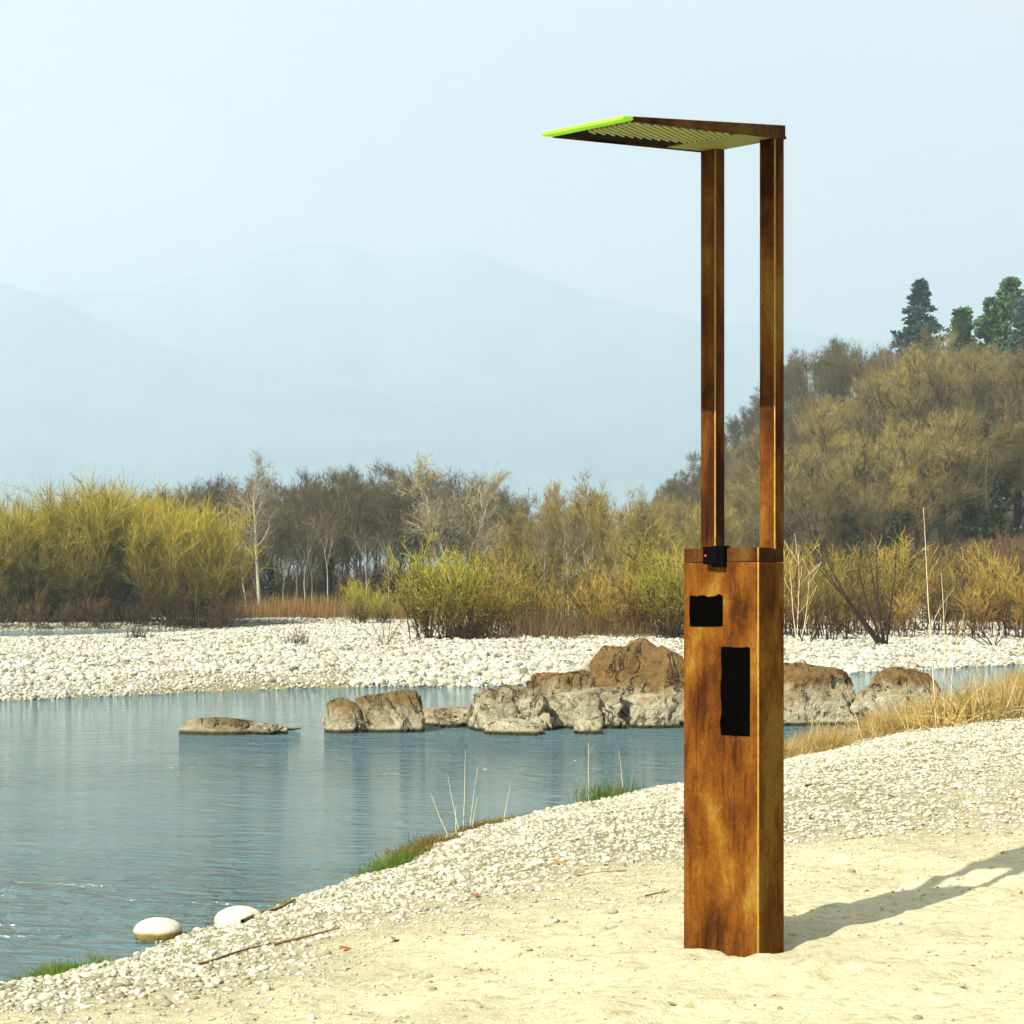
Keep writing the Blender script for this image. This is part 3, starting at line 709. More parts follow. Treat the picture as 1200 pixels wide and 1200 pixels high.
class MB:
    def __init__(s): s.v = []; s.f = []; s.m = []; s.n = 0
    def tubes(s, P, Rd, sides=5, mi=0):
        n, m, _ = P.shape; d = P[:, -1] - P[:, 0]; d /= np.linalg.norm(d, axis=1, keepdims=True) + 1e-9
        ref = np.where(np.abs(d[:, 2:3]) > .9, np.array([[1., 0, 0]]), np.array([[0, 0, 1.]]))
        u = np.cross(d, ref); u /= np.linalg.norm(u, axis=1, keepdims=True) + 1e-9; w = np.cross(d, u)
        a = np.arange(sides) / sides * 2 * math.pi
        ring = u[:, None] * np.cos(a)[None, :, None] + w[:, None] * np.sin(a)[None, :, None]
        V = P[:, :, None, :] + ring[:, None] * Rd[:, :, None, None]
        b = (np.arange(n)[:, None, None] * m + np.arange(m - 1)[None, :, None]) * sides
        j = np.arange(sides)[None, None]; j2 = (j + 1) % sides
        F = np.stack([b + j, b + j2, b + sides + j2, b + sides + j], -1).reshape(-1, 4)
        s.put(V.reshape(-1, 3), F, mi)
    def ribbons(s, P, Rd, r, mi=0):
        n, m, _ = P.shape; d = P[:, -1] - P[:, 0]; u = np.cross(d, r.normal(size=(n, 3))); u /= np.linalg.norm(u, axis=1, keepdims=True) + 1e-9
        V = np.stack([P - u[:, None] * Rd[..., None], P + u[:, None] * Rd[..., None]], 2)
        b = (np.arange(n)[:, None] * m + np.arange(m - 1)[None]) * 2
        F = np.stack([b, b + 1, b + 3, b + 2], -1).reshape(-1, 4)
        s.put(V.reshape(-1, 3), F, mi)
    def leaves(s, C, size, r, mi=0, long=1.6, d=None):
        n = len(C); a = r.normal(size=(n, 3)) if d is None else d + r.normal(0, .35, (n, 3)); a /= np.linalg.norm(a, axis=1, keepdims=True)
        b = np.cross(a, r.normal(size=(n, 3))); b /= np.linalg.norm(b, axis=1, keepdims=True)
        sz = size * r.uniform(.6, 1.3, n)[:, None]
        V = np.stack([C, C + a * sz * long * .5 + b * sz * .5, C + a * sz * long, C + a * sz * long * .5 - b * sz * .5], 1)
        s.put(V.reshape(-1, 3), np.arange(4 * n).reshape(-1, 4), mi)
    def put(s, V, F, mi):
        s.v.append(V); s.f.append(F + s.n); s.n += len(V); s.m.append(np.full(len(F), mi))
    def mesh(s, name, mats):
        V = np.concatenate(s.v); F = np.concatenate(s.f); Mi = np.concatenate(s.m)
        me = bpy.data.meshes.new(name); me.vertices.add(len(V)); me.vertices.foreach_set('co', V.astype(np.float32).ravel())
        me.loops.add(F.size); me.loops.foreach_set('vertex_index', F.astype(np.int32).ravel())
        me.polygons.add(len(F)); me.polygons.foreach_set('loop_start', np.arange(0, F.size, 4, dtype=np.int32)); me.polygons.foreach_set('loop_total', np.full(len(F), 4, dtype=np.int32))
        for m in mats: me.materials.append(m)
        me.polygons.foreach_set('material_index', Mi.astype(np.int32)); me.update(calc_edges=True); return me
def one(*v): return np.array([v], float)
arr = lambda v: np.array([v], float)

def bare_tree(seed, H=15.0, spread=.5, trunk_t=.25, tw=.016, bark='grey', twig='greytw', n2=7, n3=8, n4=5, thick=.17, up=.10, fork=1, lim=.03, t2=.2, nl=13):
    """trunk, limbs, branches; the crown holds the fine twigs"""
    r = np.random.default_rng(seed); tr = MB(); cr = MB()
    st = np.zeros((fork, 3)); di = np.tile([[0, 0, 1.]], (fork, 1)); 
    if fork > 1: di[:, :2] = r.normal(0, .22, (fork, 2)); st[:, :2] = r.normal(0, .1, (fork, 2))
    ln = np.full(fork, H * .86) * r.uniform(.85, 1, fork)
    P, Rd = grow(st, di, ln, np.full(fork, thick), 8, .07, .05, r, .12); tr.tubes(P, Rd, 6)
    sh = lambda t: 1.15 - .75 * t
    s = spawn(P, Rd, ln, nl, trunk_t, .98, .45 * spread * 2, 1.0 * spread * 2, (.34, .52), r, .5, sh)
    P1, R1 = grow(*s, 5, .14, up, r, .2); tr.tubes(P1, np.maximum(R1, lim), 5)
    s = spawn(P1, R1, s[2], n2, t2, 1, .4, .9, (.35, .6), r, .5)
    P2, R2 = grow(*s, 4, .16, up, r, .25); tr.tubes(P2, np.maximum(R2, lim * .73), 3)
    s = spawn(P2, R2, s[2], n3, .15, 1, .4, 1.0, (.4, .75), r, .6)
    P3, R3 = grow(*s, 3, .18, up, r, .3); cr.ribbons(P3, np.maximum(R3, tw * .8), r)
    s = spawn(P3, R3, s[2], n4, .15, 1, .4, 1.1, (.4, .85), r, .6)
    P4, R4 = grow(*s, 2, .18, up, r, .3); cr.ribbons(P4, np.full(R4.shape, tw) * np.array([[1, .8, .3]]) * .6, r)
    return tr.mesh('trunk', [M[bark]]), cr.mesh('crown', [M[twig]]), P
def ivy_mesh(P, seed, z1=8.0, rad=.5):
    r = np.random.default_rng(seed); mb = MB(); t = P[0]; n = 2600
    k = r.uniform(0, 1, n); zz = k * z1; c = np.stack([np.interp(zz, t[:, 2], t[:, a]) for a in range(3)], 1)
    c[:, 2] = zz; c[:, :2] += r.normal(0, 1, (n, 2)) * rad * (1.05 - .7 * k ** 2)[:, None] * (1 + .5 * np.sin(zz * 2.2 + seed))[:, None] * .6
    mb.leaves(c, .30, r); return mb.mesh('ivy', [M['ivy']])
def willow(seed, H=10.5, mats=('wil', 'wil', 'wilbud'), stems=34, lean=.55, n2=11, n3=9, n4=2, tw=.017, bud=.055, budn=2600, base=1.2, thick=.05):
    """many-stemmed bush: a fan of stems, whippy shoots, buds on the upper part"""
    r = np.random.default_rng(seed); tr = MB(); cr = MB()
    st = np.zeros((stems, 3)); st[:, :2] = r.normal(0, base * .5, (stems, 2)); az = r.uniform(0, 6.28, stems); a = np.abs(r.normal(0, lean * .72, stems))
    di = np.stack([np.cos(az) * np.sin(a), np.sin(az) * np.sin(a), np.cos(a)], 1); ln = H * r.uniform(.6, .82, stems) * (1 - .25 * a)
    P, Rd = grow(st, di, ln, np.full(stems, thick), 6, .06, .035, r, .2); tr.tubes(P, Rd, 4)
    s = spawn(P, Rd, ln, n2, .12, 1, .25, .95, (.20, .40), r, .5)
    P2, R2 = grow(*s, 3, .10, .10, r, .3); cr.ribbons(P2, np.maximum(R2, tw), r)
    s = spawn(P2, R2, s[2], n3, .1, 1, .25, 1.0, (.35, .7), r, .6)
    P3, R3 = grow(*s, 2, .10, .12, r, .3); cr.ribbons(P3, np.full(R3.shape, tw) * np.array([[.9, .7, .25]]), r)
    tips = P3.reshape(-1, 3); tips = tips[r.permutation(len(tips))]
    w = tips[:, 2] / tips[:, 2].max(); tips = tips[r.random(len(tips)) < .15 + .85 * w][:budn]
    cr.leaves(tips, bud, r, 1)
    return tr.mesh('stems', [M[mats[0]]]), cr.mesh('crown', [M[mats[1]], M[mats[2]]])
def conifer(seed, H=17.0, rad=4.2, m='con', layers=26, droop=-.05, narrow=1.0, pw=.75):
    r = np.random.default_rng(seed); tr = MB(); cr = MB()
    P, Rd = grow(one(0, 0, 0), one(0, 0, 1), arr(H), arr(.28), 8, .02, .05, r, .1); tr.tubes(P, Rd, 6)
    n = layers * 9; t = r.uniform(.12, .985, n); c = np.stack([np.interp(t * H, P[0, :, 2], P[0, :, a]) for a in range(3)], 1)
    az = r.uniform(0, 6.28, n); L_ = rad * (1 - t) ** pw * r.uniform(.55, 1.15, n) * (1 + .28 * np.sin(t * 23 + az * 2)) + .25
    d = np.stack([np.cos(az), np.sin(az), np.full(n, .12)], 1)
    B, BR = grow(c, d, L_ * narrow, np.full(n, .05), 4, .08, droop, r, .3); tr.tubes(B, BR, 3)
    k = 46; q = r.uniform(.12, 1, (n, k)) ** .8; f = q * 4; i = np.minimum(f.astype(int), 3); fr = (f - i)[..., None]
    A = np.take_along_axis(B, i[..., None], 1) * (1 - fr) + np.take_along_axis(B, i[..., None] + 1, 1) * fr
    A = A + r.normal(0, 1, A.shape) * np.array([.16, .16, .06]) * (L_[:, None, None] * .35 + .4)
    dd = np.repeat(d[:, None], k, 1).reshape(-1, 3) * .7 + np.array([0, 0, .1]); cr.leaves(A.reshape(-1, 3), .30, r, 0, 1.9, dd)
    return tr.mesh('trunk', [M['grey']]), cr.mesh('crown', [M[m]])

def place(name, parts, x, y, s=1.0, rz=0.0, label=None, cat='tree', group=None, sz=None, tilt_=(0, 0), sink=.08):
    e = bpy.data.objects.new(name, None); COL.objects.link(e); e.location = (x, y, h1(x, y) - sink); e.rotation_euler = (tilt_[0], tilt_[1], rz)
    e.scale = (s, s, sz or s)
    for nm, me in parts: add(nm, me, e)
    return tag(e, label, cat, group)
def tp(t): return [('trunk', t[0]), ('crown', t[1])]
def bp_(t): return [('stems', t[0]), ('crown', t[1])]
PR = random.Random(4)

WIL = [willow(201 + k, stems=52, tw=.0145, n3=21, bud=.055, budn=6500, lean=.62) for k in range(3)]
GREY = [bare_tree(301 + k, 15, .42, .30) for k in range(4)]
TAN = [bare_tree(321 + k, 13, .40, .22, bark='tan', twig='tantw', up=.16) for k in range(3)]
HILL = [bare_tree(341 + k, 15, .58, .18, bark='hillb', twig='hilltw', fork=2, thick=.19, up=.12, tw=.015, n2=6, n3=7, n4=4, lim=.04) for k in range(4)]
M['paletw'] = twig_mat('pale_twig', (.20, .18, .12), (.34, .30, .17), 15.0, 0.2)
M['limb'] = twig_mat('dark_limb', (.040, .032, .020), (.10, .08, .045), 14.0, 0.3)
M['goldtw'] = twig_mat('gold_twig', (.07, .062, .032), (.30, .245, .085), 17.0, 0.5)
HERO = [bare_tree(371 + k, 16, .62, .16, bark='limb', twig='goldtw', fork=2 + k % 2, thick=.26, up=.13, tw=.017, n2=7, n3=8, n4=5, lim=.055, t2=.45, nl=10) for k in range(4)]
IVYT = [ivy_mesh(HERO[k][2], 520 + k, 10, 1.5) for k in range(2)]
WHITE = bare_tree(361, 16, .40, .42, bark='white', twig='paletw', thick=.22, n4=4)
WHITE2 = bare_tree(362, 14, .42, .25, bark='white', twig='paletw', thick=.17, fork=2, n4=7)
SLIM = bare_tree(363, 12, .3, .5, bark='white', twig='greytw', thick=.085, n2=4, n3=5, n4=3, lim=.012)
SHR = [willow(221 + k, 4.2, ('shr', 'shr', 'shrbud'), 28, .75, 9, 7, 2, .012, .036, 2600, 1.0, .024) for k in range(3)]
SHR2 = [willow(226 + k, 4.2, ('dark', 'shr', 'shr'), 20, .85, 7, 6, 2, .012, .02, 200, 1.0, .026) for k in range(3)]
GSHR = [willow(231 + k, 4.3, ('dark', 'gshr', 'gshrbud'), 30, .8, 10, 7, 2, .011, .04, 4600, .8, .026) for k in range(2)]
BRUSH = [willow(241 + k, 5.0, ('brntw', 'brntw', 'brntw'), 26, .7, 9, 8, 2, .016, .02, 100, 1.8, .03) for k in range(2)]
YBR = [willow(251 + k, 5.0, ('hillb', 'hilltw', 'hilltw'), 24, .7, 8, 6, 2, .016, .02, 200, 1.6, .03) for k in range(2)]
CON = [conifer(401, 17, 6.6, pw=1.1), conifer(402, 16, 5.0, 'cong', droop=-.02, pw=.9), conifer(403, 11, 2.2, 'cong', 20, .1, pw=.95)]
IVY = [ivy_mesh(GREY[k][2], 500 + k, 9 - k, .5) for k in range(2)]

# left willow thicket behind the side channel
for px, Y, H in ((-70, 158, 10.8), (-20, 160, 10.2), (22, 156, 10.2), (62, 161, 10.6), (104, 158, 11.6), (132, 161, 11.8), (160, 165, 11.0), (-45, 172, 10.6), (45, 172, 10.6), (88, 170, 11.6), (150, 172, 11.6)):
    place('willow_bush', bp_(PR.choice(WIL)), wx(px, Y), Y, H / 9.0, PR.uniform(0, 6.28), 'tall olive willow bush in the dense left thicket beyond the side channel', 'bush', 'willows of the left thicket')
place('willow_bush', bp_(WIL[1]), wx(208, 158), 158, 10.3 / 9.2, 1.2, 'rounded golden willow bush, left of two at the right end of the thicket', 'bush')
place('willow_bush', bp_(WIL[2]), wx(243, 157), 157, 9.8 / 9.2, 4.0, 'golden willow bush at the far right end of the left thicket', 'bush')
for px, Y in ((-60, 152), (0, 151), (40, 150.5), (85, 152), (120, 153), (165, 156), (215, 156), (262, 154)):
    place('brush_clump', bp_(PR.choice(BRUSH)), wx(px, Y), Y, .62, PR.uniform(0, 6.28), 'low dark brush at the foot of the left willow thicket', 'bush', 'brush under the left thicket')

# dark wood behind the bar
for k in range(84):
    px = 165 + 445 * (k + PR.random()) / 84; Y = PR.uniform(208, 275)
    top = np.interp(px, [175, 250, 330, 420, 470, 520, 600], [572, 564, 553, 540, 548, 552, 566]) + PR.uniform(-6, 16)
    x = wx(px, Y); H = wz(top, Y) - h1(x, Y)
    place('bare_tree', tp(PR.choice(GREY)), x, Y, H / 14.6, PR.uniform(0, 6.28), 'bare grey tree in the dark wood behind the gravel bar', 'tree', 'bare trees of the dark wood')
for k in range(70):
    px = 150 + 470 * (k + PR.random()) / 70; Y = PR.uniform(215, 300)
    place('undergrowth_bush', bp_(PR.choice(BRUSH if PR.random() < .6 else YBR)), wx(px, Y), Y, PR.uniform(1.0, 1.7), PR.uniform(0, 6.28), 'dim undergrowth bush between the trunks of the dark wood', 'bush', 'undergrowth of the dark wood')
for px, Y, H, k in ((318, 205, 11, 0), (383, 206, 12, 1), (388, 214, 13, 0)):
    e = place('ivy_tree', tp(GREY[k]) + [('ivy', IVY[k])], wx(px, Y), Y, H / 14.6, PR.uniform(0, 6.28), 'bare tree with an ivy-wrapped trunk at the edge of the dark wood', 'tree', 'ivy trees of the dark wood')
for px, Y in ((290, 203), (356, 203), (366, 204), (385, 203), (330, 204), (430, 205), (455, 206)):
    place('slim_tree', tp(SLIM), wx(px, Y), Y, PR.uniform(.75, 1.0), PR.uniform(0, 6.28), 'slim pale-stemmed young tree in front of the dark wood', 'tree', 'slim trees before the dark wood', tilt_=(0, PR.uniform(-.12, .12)))
place('white_tree', tp(WHITE), wx(303, 200), 200, wz(533, 200) / 15.6, .6, 'tall white-barked bare tree standing out against the dark wood', 'tree')
place('white_tree', tp(WHITE2), wx(540, 150), 150, (wz(524, 150) - .4) / 13.6, 2.2, 'pale forked tree with white stems rising behind the yellow-green shrub', 'tree')

# tan trees to the left of the hill
for k in range(34):
    px = 585 + 270 * (k + PR.random()) / 34; Y = PR.uniform(140, 200)
    top = np.interp(px, [585, 640, 700, 760, 850], [590, 572, 555, 575, 560]) + PR.uniform(-2, 30)
    x = wx(px, Y); H = wz(top, Y) - h1(x, Y)
    place('tan_tree', tp(PR.choice(TAN)), x, Y, H / 12.6, PR.uniform(0, 6.28), 'bare tan tree in the pale copse between the dark wood and the hill', 'tree', 'tan trees of the pale copse')
for px, Y in ((640, 135), (690, 138), (667, 133)):
    place('slim_tree', tp(SLIM), wx(px, Y), Y, .62, PR.uniform(0, 6.28), 'slim pale-stemmed young tree in the pale copse', 'tree', 'slim trees of the copse')

# hill
hk = 0; tries = 0; HP = []
while hk < 210 and tries < 6000:
    tries += 1; px = PR.uniform(765, 1260); Y = PR.uniform(165, 400) ; x = wx(px, Y)
    if px > 885 and Y < 285: continue
    if any((x - a) ** 2 + (Y - b) ** 2 < 30 for a, b in HP): continue
    HP.append((x, Y)); hk += 1
    H = PR.uniform(10, 14.5) * (1.35 if Y < 240 and px > 900 else 1.0) * np.interp(px, [765, 860, 950], [.72, .8, 1.0])
    far = (Y > 300 and px < 1060) or PR.random() < .22
    if far: place('hill_tree', tp(PR.choice(GREY)), x, Y, H / 15, PR.uniform(0, 6.28), 'bare grey tree among the ochre ones on the wooded hillside', 'tree', 'grey trees on the hillside')
    else: place('hill_tree', tp(PR.choice(HILL)), x, Y, H / 14, PR.uniform(0, 6.28), 'bare ochre-brown tree on the wooded hillside', 'tree', 'ochre trees on the hillside')
for px, Y, H in ((912, 262, 14), (948, 258, 16), (990, 266, 15), (1036, 258, 16), (1080, 266, 17), (1118, 258, 17), (1160, 268, 18), (1203, 260, 18), (1240, 262, 17), (925, 214, 15), (962, 208, 17), (1078, 210, 15), (1105, 216, 17), (1190, 218, 17), (1228, 212, 16), (895, 230, 12), (1015, 228, 15), (1060, 236, 14), (1140, 232, 14)):
    place('broad_tree', tp(PR.choice(HERO)), wx(px, Y), Y, H / 15, PR.uniform(0, 6.28), 'broad ochre-crowned tree with dark limbs low on the hillside', 'tree', 'broad trees low on the hill')
for px, Y, k, s, lab in ((1162, 214, 0, 1.0, 'tree with a thick dark ivy mass on the hill near the right edge'), (1140, 218, 1, 1.0, 'ivy-clad tree just left of the darkest ivy mass on the hill'),
                         (1008, 200, 1, .8, 'leaning tree with an ivy-covered trunk low on the hill right of the column'), (1042, 203, 0, .85, 'ivy-trunked tree in the middle of the lower hillside')):
    place('ivy_tree', tp(HERO[k]) + [('ivy', IVYT[k])], wx(px, Y), Y, s, k * 2 + .5, lab, 'tree')
for k in range(170):
    px = PR.uniform(770, 1260); Y = PR.uniform(135, 330) if k < 110 else PR.uniform(320, 400); x = wx(px, Y)
    if px > 930 and 165 < Y < 225 and PR.random() < .75: continue
    red = px > 1090 and Y < 220 or PR.random() < .3
    place('undergrowth_bush', bp_(PR.choice(BRUSH if red else YBR)), x, Y, PR.uniform(.7, 1.3), PR.uniform(0, 6.28),
          'russet undergrowth bush among the hillside trees' if red else 'olive undergrowth bush among the hillside trees', 'bush', 'russet undergrowth of the hill' if red else 'olive undergrowth of the hill')
for k in range(26):
    px = PR.uniform(1105, 1240); Y = PR.uniform(135, 175)
    place('russet_bush', bp_(PR.choice(BRUSH)), wx(px, Y), Y, PR.uniform(.9, 1.5), PR.uniform(0, 6.28), 'russet bush at the foot of the hill near the right edge', 'bush', 'russet bushes at the hill foot')
def con(px, Y, base, top, k, lab, H0):
    x = wx(px, Y); z = h1(x, Y); s = (wz(top, Y) - z) / H0
    place('conifer', tp(CON[k]), x, Y, s, px, lab, 'tree')
con(1077, 372, 415, 329, 0, 'broad dark conifer alone on the hilltop', 17)
con(1128, 372, 415, 365, 2, 'small narrow conifer between the broad conifer and the right-hand pair', 11)
con(1158, 366, 418, 348, 1, 'left conifer of the green pair on the hilltop', 16)
con(1184, 372, 418, 324, 1, 'tallest conifer of the green pair near the right edge', 16)
con(1199, 360, 418, 350, 0, 'dark conifer cut by the right edge on the hilltop', 17)

# shrubs on the bar
for px, Y, s in ((560, 88, .92), (590, 84, .86), (620, 88, .95), (652, 85, .88), (680, 89, .96), (710, 86, .94), (738, 90, 1.05), (765, 86, 1.05), (790, 84, 1.15), (640, 95, 1.0), (700, 97, 1.1), (750, 98, 1.2), (600, 96, 1.0), (815, 86, 1.15), (860, 88, 1.1)):
    place('shrub', bp_(PR.choice(SHR + SHR2)), wx(px + PR.uniform(-12, 12), Y), Y, s * PR.uniform(.7, 1.3), PR.uniform(0, 6.28), 'golden brown leafless shrub in the row along the gravel bar', 'shrub', 'shrub row on the gravel bar')
place('green_shrub', bp_(GSHR[0]), wx(505, 80), 80, 1.18, .3, 'bright yellow-green shrub at the left end of the shrub row', 'shrub')
place('green_shrub', bp_(GSHR[1]), wx(545, 79), 79, 1.02, 2.0, 'yellow-green shrub with arching dark stems, second from the left of the row', 'shrub')
place('green_shrub', bp_(GSHR[0]), wx(790, 80), 80, 1.15, 3.0, 'yellow-green shrub just left of the column', 'shrub')
place('green_shrub', bp_(GSHR[1]), wx(425, 150), 150, .98, 1.0, 'rounded lime-yellow bush in front of the dark wood', 'bush')
place('green_shrub', bp_(GSHR[0]), wx(450, 146), 146, .75, 2.0, 'small yellow bush beside the lime-yellow bush on the bar', 'bush')
for px, Y, s in ((930, 84, 1.0), (955, 88, 1.05), (975, 80, .95), (1000, 92, 1.1), (1030, 88, .9), (1065, 86, .85), (1105, 90, .8), (1140, 86, .7), (1180, 90, .95), (1215, 88, 1.1), (900, 90, 1.0), (1045, 100, 1.1), (1090, 104, 1.1), (1150, 106, 1.1), (1200, 108, 1.2), (980, 100, 1.2), (930, 104, 1.2)):
    place('shrub', bp_(PR.choice(SHR2 + SHR2 + SHR)), wx(px + PR.uniform(-10, 10), Y), Y, s * PR.uniform(.65, 1.3), PR.uniform(0, 6.28), 'tangled golden shrub on the bar right of the column', 'shrub', 'shrubs right of the column')
# leaning dark stems
def lean_stems(name, label, px, Y, angs, H, m='dark', rad=.03, cat='shrub', twn=7):
    r = np.random.default_rng(int(px)); mb = MB(); n = len(angs); st = np.zeros((n, 3)); st[:, 0] = r.normal(0, .12, n); st[:, 1] = r.normal(0, .15, n)
    di = np.array([[math.sin(R(a)), r.normal(0, .12), math.cos(R(a))] for a in angs]); ln = H * r.uniform(.7, 1, n)
    P, Rd = grow(st, di, ln, np.full(n, rad), 7, .05, .03, r, .25); mb.tubes(P, Rd, 5); tw = MB()
    s = spawn(P, Rd, ln, twn, .25, 1, .3, .7, (.2, .4), r, .45); P2, R2 = grow(*s, 3, .1, .08, r, .3); tw.ribbons(P2, np.maximum(R2, .006), r)
    place(name, [('stems', mb.mesh('stems', [M[m]])), ('twigs', tw.mesh('twigs', [M[m]]))], wx(px, Y), Y, 1, 0, label, cat)
lean_stems('leaning_shrub', 'bare shrub with long dark stems leaning left, right of the column', 1035, 74, [-34, -28, -38, -20, -46, -12, 8], 5.4, rad=.055)
lean_stems('leaning_shrub', 'fan of dark arching stems just right of the column', 945, 76, [-50, -38, -25, -10, 15, 30], 3.0)
lean_stems('leaning_shrub', 'dark arching shrub stems low on the bar near the right edge', 1165, 76, [-62, -50, -40, -28, 20, 45], 2.4)
lean_stems('young_sapling', 'pale bare sapling with thin white branches beside the column', 935, 70, [-14, 4, 18], 4.0, 'stalk', .02, 'sapling', 6)

# russet reed belt before the wood
def tussock(seed, n, H, lean, base, m, wd, seg=3, droop=-.10):
    r = np.random.default_rng(seed); mb = MB(); st = np.zeros((n, 3)); st[:, :2] = r.normal(0, base * .5, (n, 2)); az = r.uniform(0, 6.28, n); a = np.abs(r.normal(0, lean, n))
    di = np.stack([np.cos(az) * np.sin(a), np.sin(az) * np.sin(a), np.cos(a)], 1); P, Rd = grow(st, di, H * r.uniform(.45, 1, n), np.full(n, wd), seg, .09, droop, r, .15)
    mb.ribbons(P, Rd, r); return mb.mesh('blades', [M[m]])
def field(name, label, cat, pts, meshes, parent=None):
    """ground cover: one mesh built from many tussocks"""
    V = []; F = []; n = 0
    cache = [(np.array([v.co[:] for v in m.vertices]), np.array([p.vertices[:] for p in m.polygons])) for m in meshes]
    for q, (x, y, s) in enumerate(pts):
        v, f = cache[q % len(cache)]; a = PR.uniform(0, 6.28); ca_, sa = math.cos(a), math.sin(a)
        w = np.stack([(v[:, 0] * ca_ - v[:, 1] * sa) * s + x, (v[:, 0] * sa + v[:, 1] * ca_) * s + y, v[:, 2] * s + h1(x, y) - .01], 1)
        V.append(w); F.append(f + n); n += len(v)
    o = add(name, newmesh(name, np.concatenate(V), np.concatenate(F), meshes[0].materials[0])); return tag(o, label, cat, None, 'stuff')
REED = [tussock(601 + k, 70, 2.6, .3, 1.6, 'reed', .03, 2, 0) for k in range(3)]
field('reed_bed', 'russet reed belt in front of the dark wood', 'reeds', [(wx(px, Y), Y, PR.uniform(.35, 1.15)) for px, Y in ((PR.uniform(280, 480), PR.uniform(172, 200)) for _ in range(110))], REED)
field('dry_undergrowth', 'russet dry stalks under the shrub row', 'undergrowth', [(wx(px, Y), Y, PR.uniform(.2, .7)) for px, Y in ((PR.uniform(520, 830), PR.uniform(79, 94)) for _ in range(60))], REED)
STR = [tussock(621 + k, 120, .70, .6, .30, 'straw', .008, 4, -.22) for k in range(3)]
BRN = [tussock(631 + k, 90, .75, .5, .4, 'dark', .012, 3, 0) for k in range(1)]
GRN = [tussock(641 + k, 130, .20, .5, .20, 'grass', .004) for k in range(2)]
pts = []
for k in range(120):
    px = 900 + 330 * PR.random(); t = PR.random(); yb = np.interp(px, [900, 1000, 1100, 1200, 1240], [893, 872, 862, 852, 848]) - 1
    z0 = -.38; Y = FPX * (EYE - z0) / (yb - HOR) + t * np.interp(px, [900, 1100, 1230], [1.2, 4.5, 7.0]); x = wx(px, Y)
    if h1(x, Y) < WATER + .01: continue
    pts.append((x, Y, PR.uniform(.55, 1.0) * np.interp(px, [900, 1080, 1200], [.6, .9, 1.15])))
field('dry_grass', 'straw-coloured dry grass along the near bank right of the column', 'grass', pts, STR)
for px, Y, s, lab in ((1150, 25.5, 1.6, 'largest straw tussock hanging over the gravel at the right'), (1105, 25.0, 1.35, 'straw tussock left of the largest one on the near bank'), (1190, 26, 1.3, 'straw tussock at the right edge of the picture'), (985, 25, .8, 'straw tussock on the bank by the fallen branch')):
    place('grass_tussock', [('blades', STR[int(px) % 3])], wx(px, Y), Y, s, px, lab, 'grass tussock')
for px, Y, s, lab in ((350, 73, 1.2, 'dark brown grass tuft alone on the pale gravel bar'), (160, 92, 1.5, 'thin brown tuft by the side channel on the bar'), (375, 60, .35, 'tiny dark tuft near the front of the gravel bar')):
    place('brown_tuft', [('blades', BRN[0])], wx(px, Y), Y, s, px, lab, 'tuft')
lean_stems('stemmy_plant', 'sparse open plant with spreading stems on the bar left of the shrub row', 452, 71, [-50, -38, -25, -12, -5, 8, 20, 32, 45, 15], 1.7, 'gshr', .014, 'plant', 4)
lean_stems('stemmy_plant', 'small sparse sprig leaning on the cobbles beside the yellow-green shrub', 492, 72, [-40, -20, 5, 28], 1.2, 'gshr', .012, 'plant', 4)
# grass and moss at the water edge
pts = []
def along(px0, py0, px1, py1, n, jit, s0, s1, inset=.08):
    for _ in range(n):
        t = PR.random(); px = px0 + (px1 - px0) * t; py = py0 + (py1 - py0) * t; x, y = wpt(px, py); pts.append((x + PR.gauss(inset, jit), y - abs(PR.gauss(inset, jit)), PR.uniform(s0, s1)))
along(432, 1030, 470, 1008, 16, .07, .35, .8); along(0, 1164, 90, 1136, 26, .08, .3, .6); along(250, 1090, 330, 1068, 8, .08, .2, .4); along(905, 894, 940, 888, 14, .1, .5, 1.0)
field('shore_grass', 'short green grass growing at the water edge', 'grass', pts, GRN)
MOSS = [tussock(651 + k, 150, .13, .7, .30, 'straw' if k else 'mossb', .005) for k in ()]
M['moss'] = leaf_mat('brown_moss', (.12, .10, .015), (.24, .17, .03), 0.2, 0.2)
MOSS = [tussock(651 + k, 160, .15, .6, .26, 'moss', .006) for k in range(2)]
pts = []; along(445, 1022, 510, 990, 22, .07, .3, .8); along(535, 976, 612, 959, 24, .07, .3, .7); along(605, 960, 650, 952, 8, .06, .2, .5)
field('shore_moss', 'brown-green mossy turf along the water edge', 'moss', pts, MOSS)
x, y = wpt(706, 940); place('grass_tuft', [('blades', tussock(645, 420, .26, .75, .26, 'grass', .006))], x + .1, y - .3, 1.25, 0, 'bright green grass tuft on the shore below the rocks', 'grass tuft')

# dry stalks
def stalk(px, Y, top, lean, label, group=None, m='stalk', rad=.006, twn=0, base=None):
    x = wx(px, Y); z = h1(x, Y); H = wz(top, Y) - z; r = np.random.default_rng(int(px * 7 + top)); mb = MB()
    P, Rd = grow(one(0, 0, -.03), one(math.sin(R(lean)), 0, math.cos(R(lean))), arr(H / math.cos(R(lean))), arr(rad), 7, .035, .0, r, .3); mb.tubes(P, Rd, 5)
    if twn:
        s = spawn(P, Rd, arr(H), twn, .35, .98, .3, .7, (.10, .25), r, .5); P2, R2 = grow(*s, 3, .1, .05, r, .3); mb.tubes(P2, R2, 3)
    o = add('dry_stalk', mb.mesh('dry_stalk', [M[m]]), None, (x, Y, z)); tag(o, label, 'stalk', group)
stalk(1097, 25, 590, -2, 'tallest pale dry stalk rising from the grass at the right', rad=.011, twn=2)
stalk(1104, 25.3, 668, 3, 'second pale dry stalk beside the tallest one', rad=.009, twn=2)
stalk(1111, 25.2, 715, 5, 'short pale stalk right of the tall pair', rad=.007)
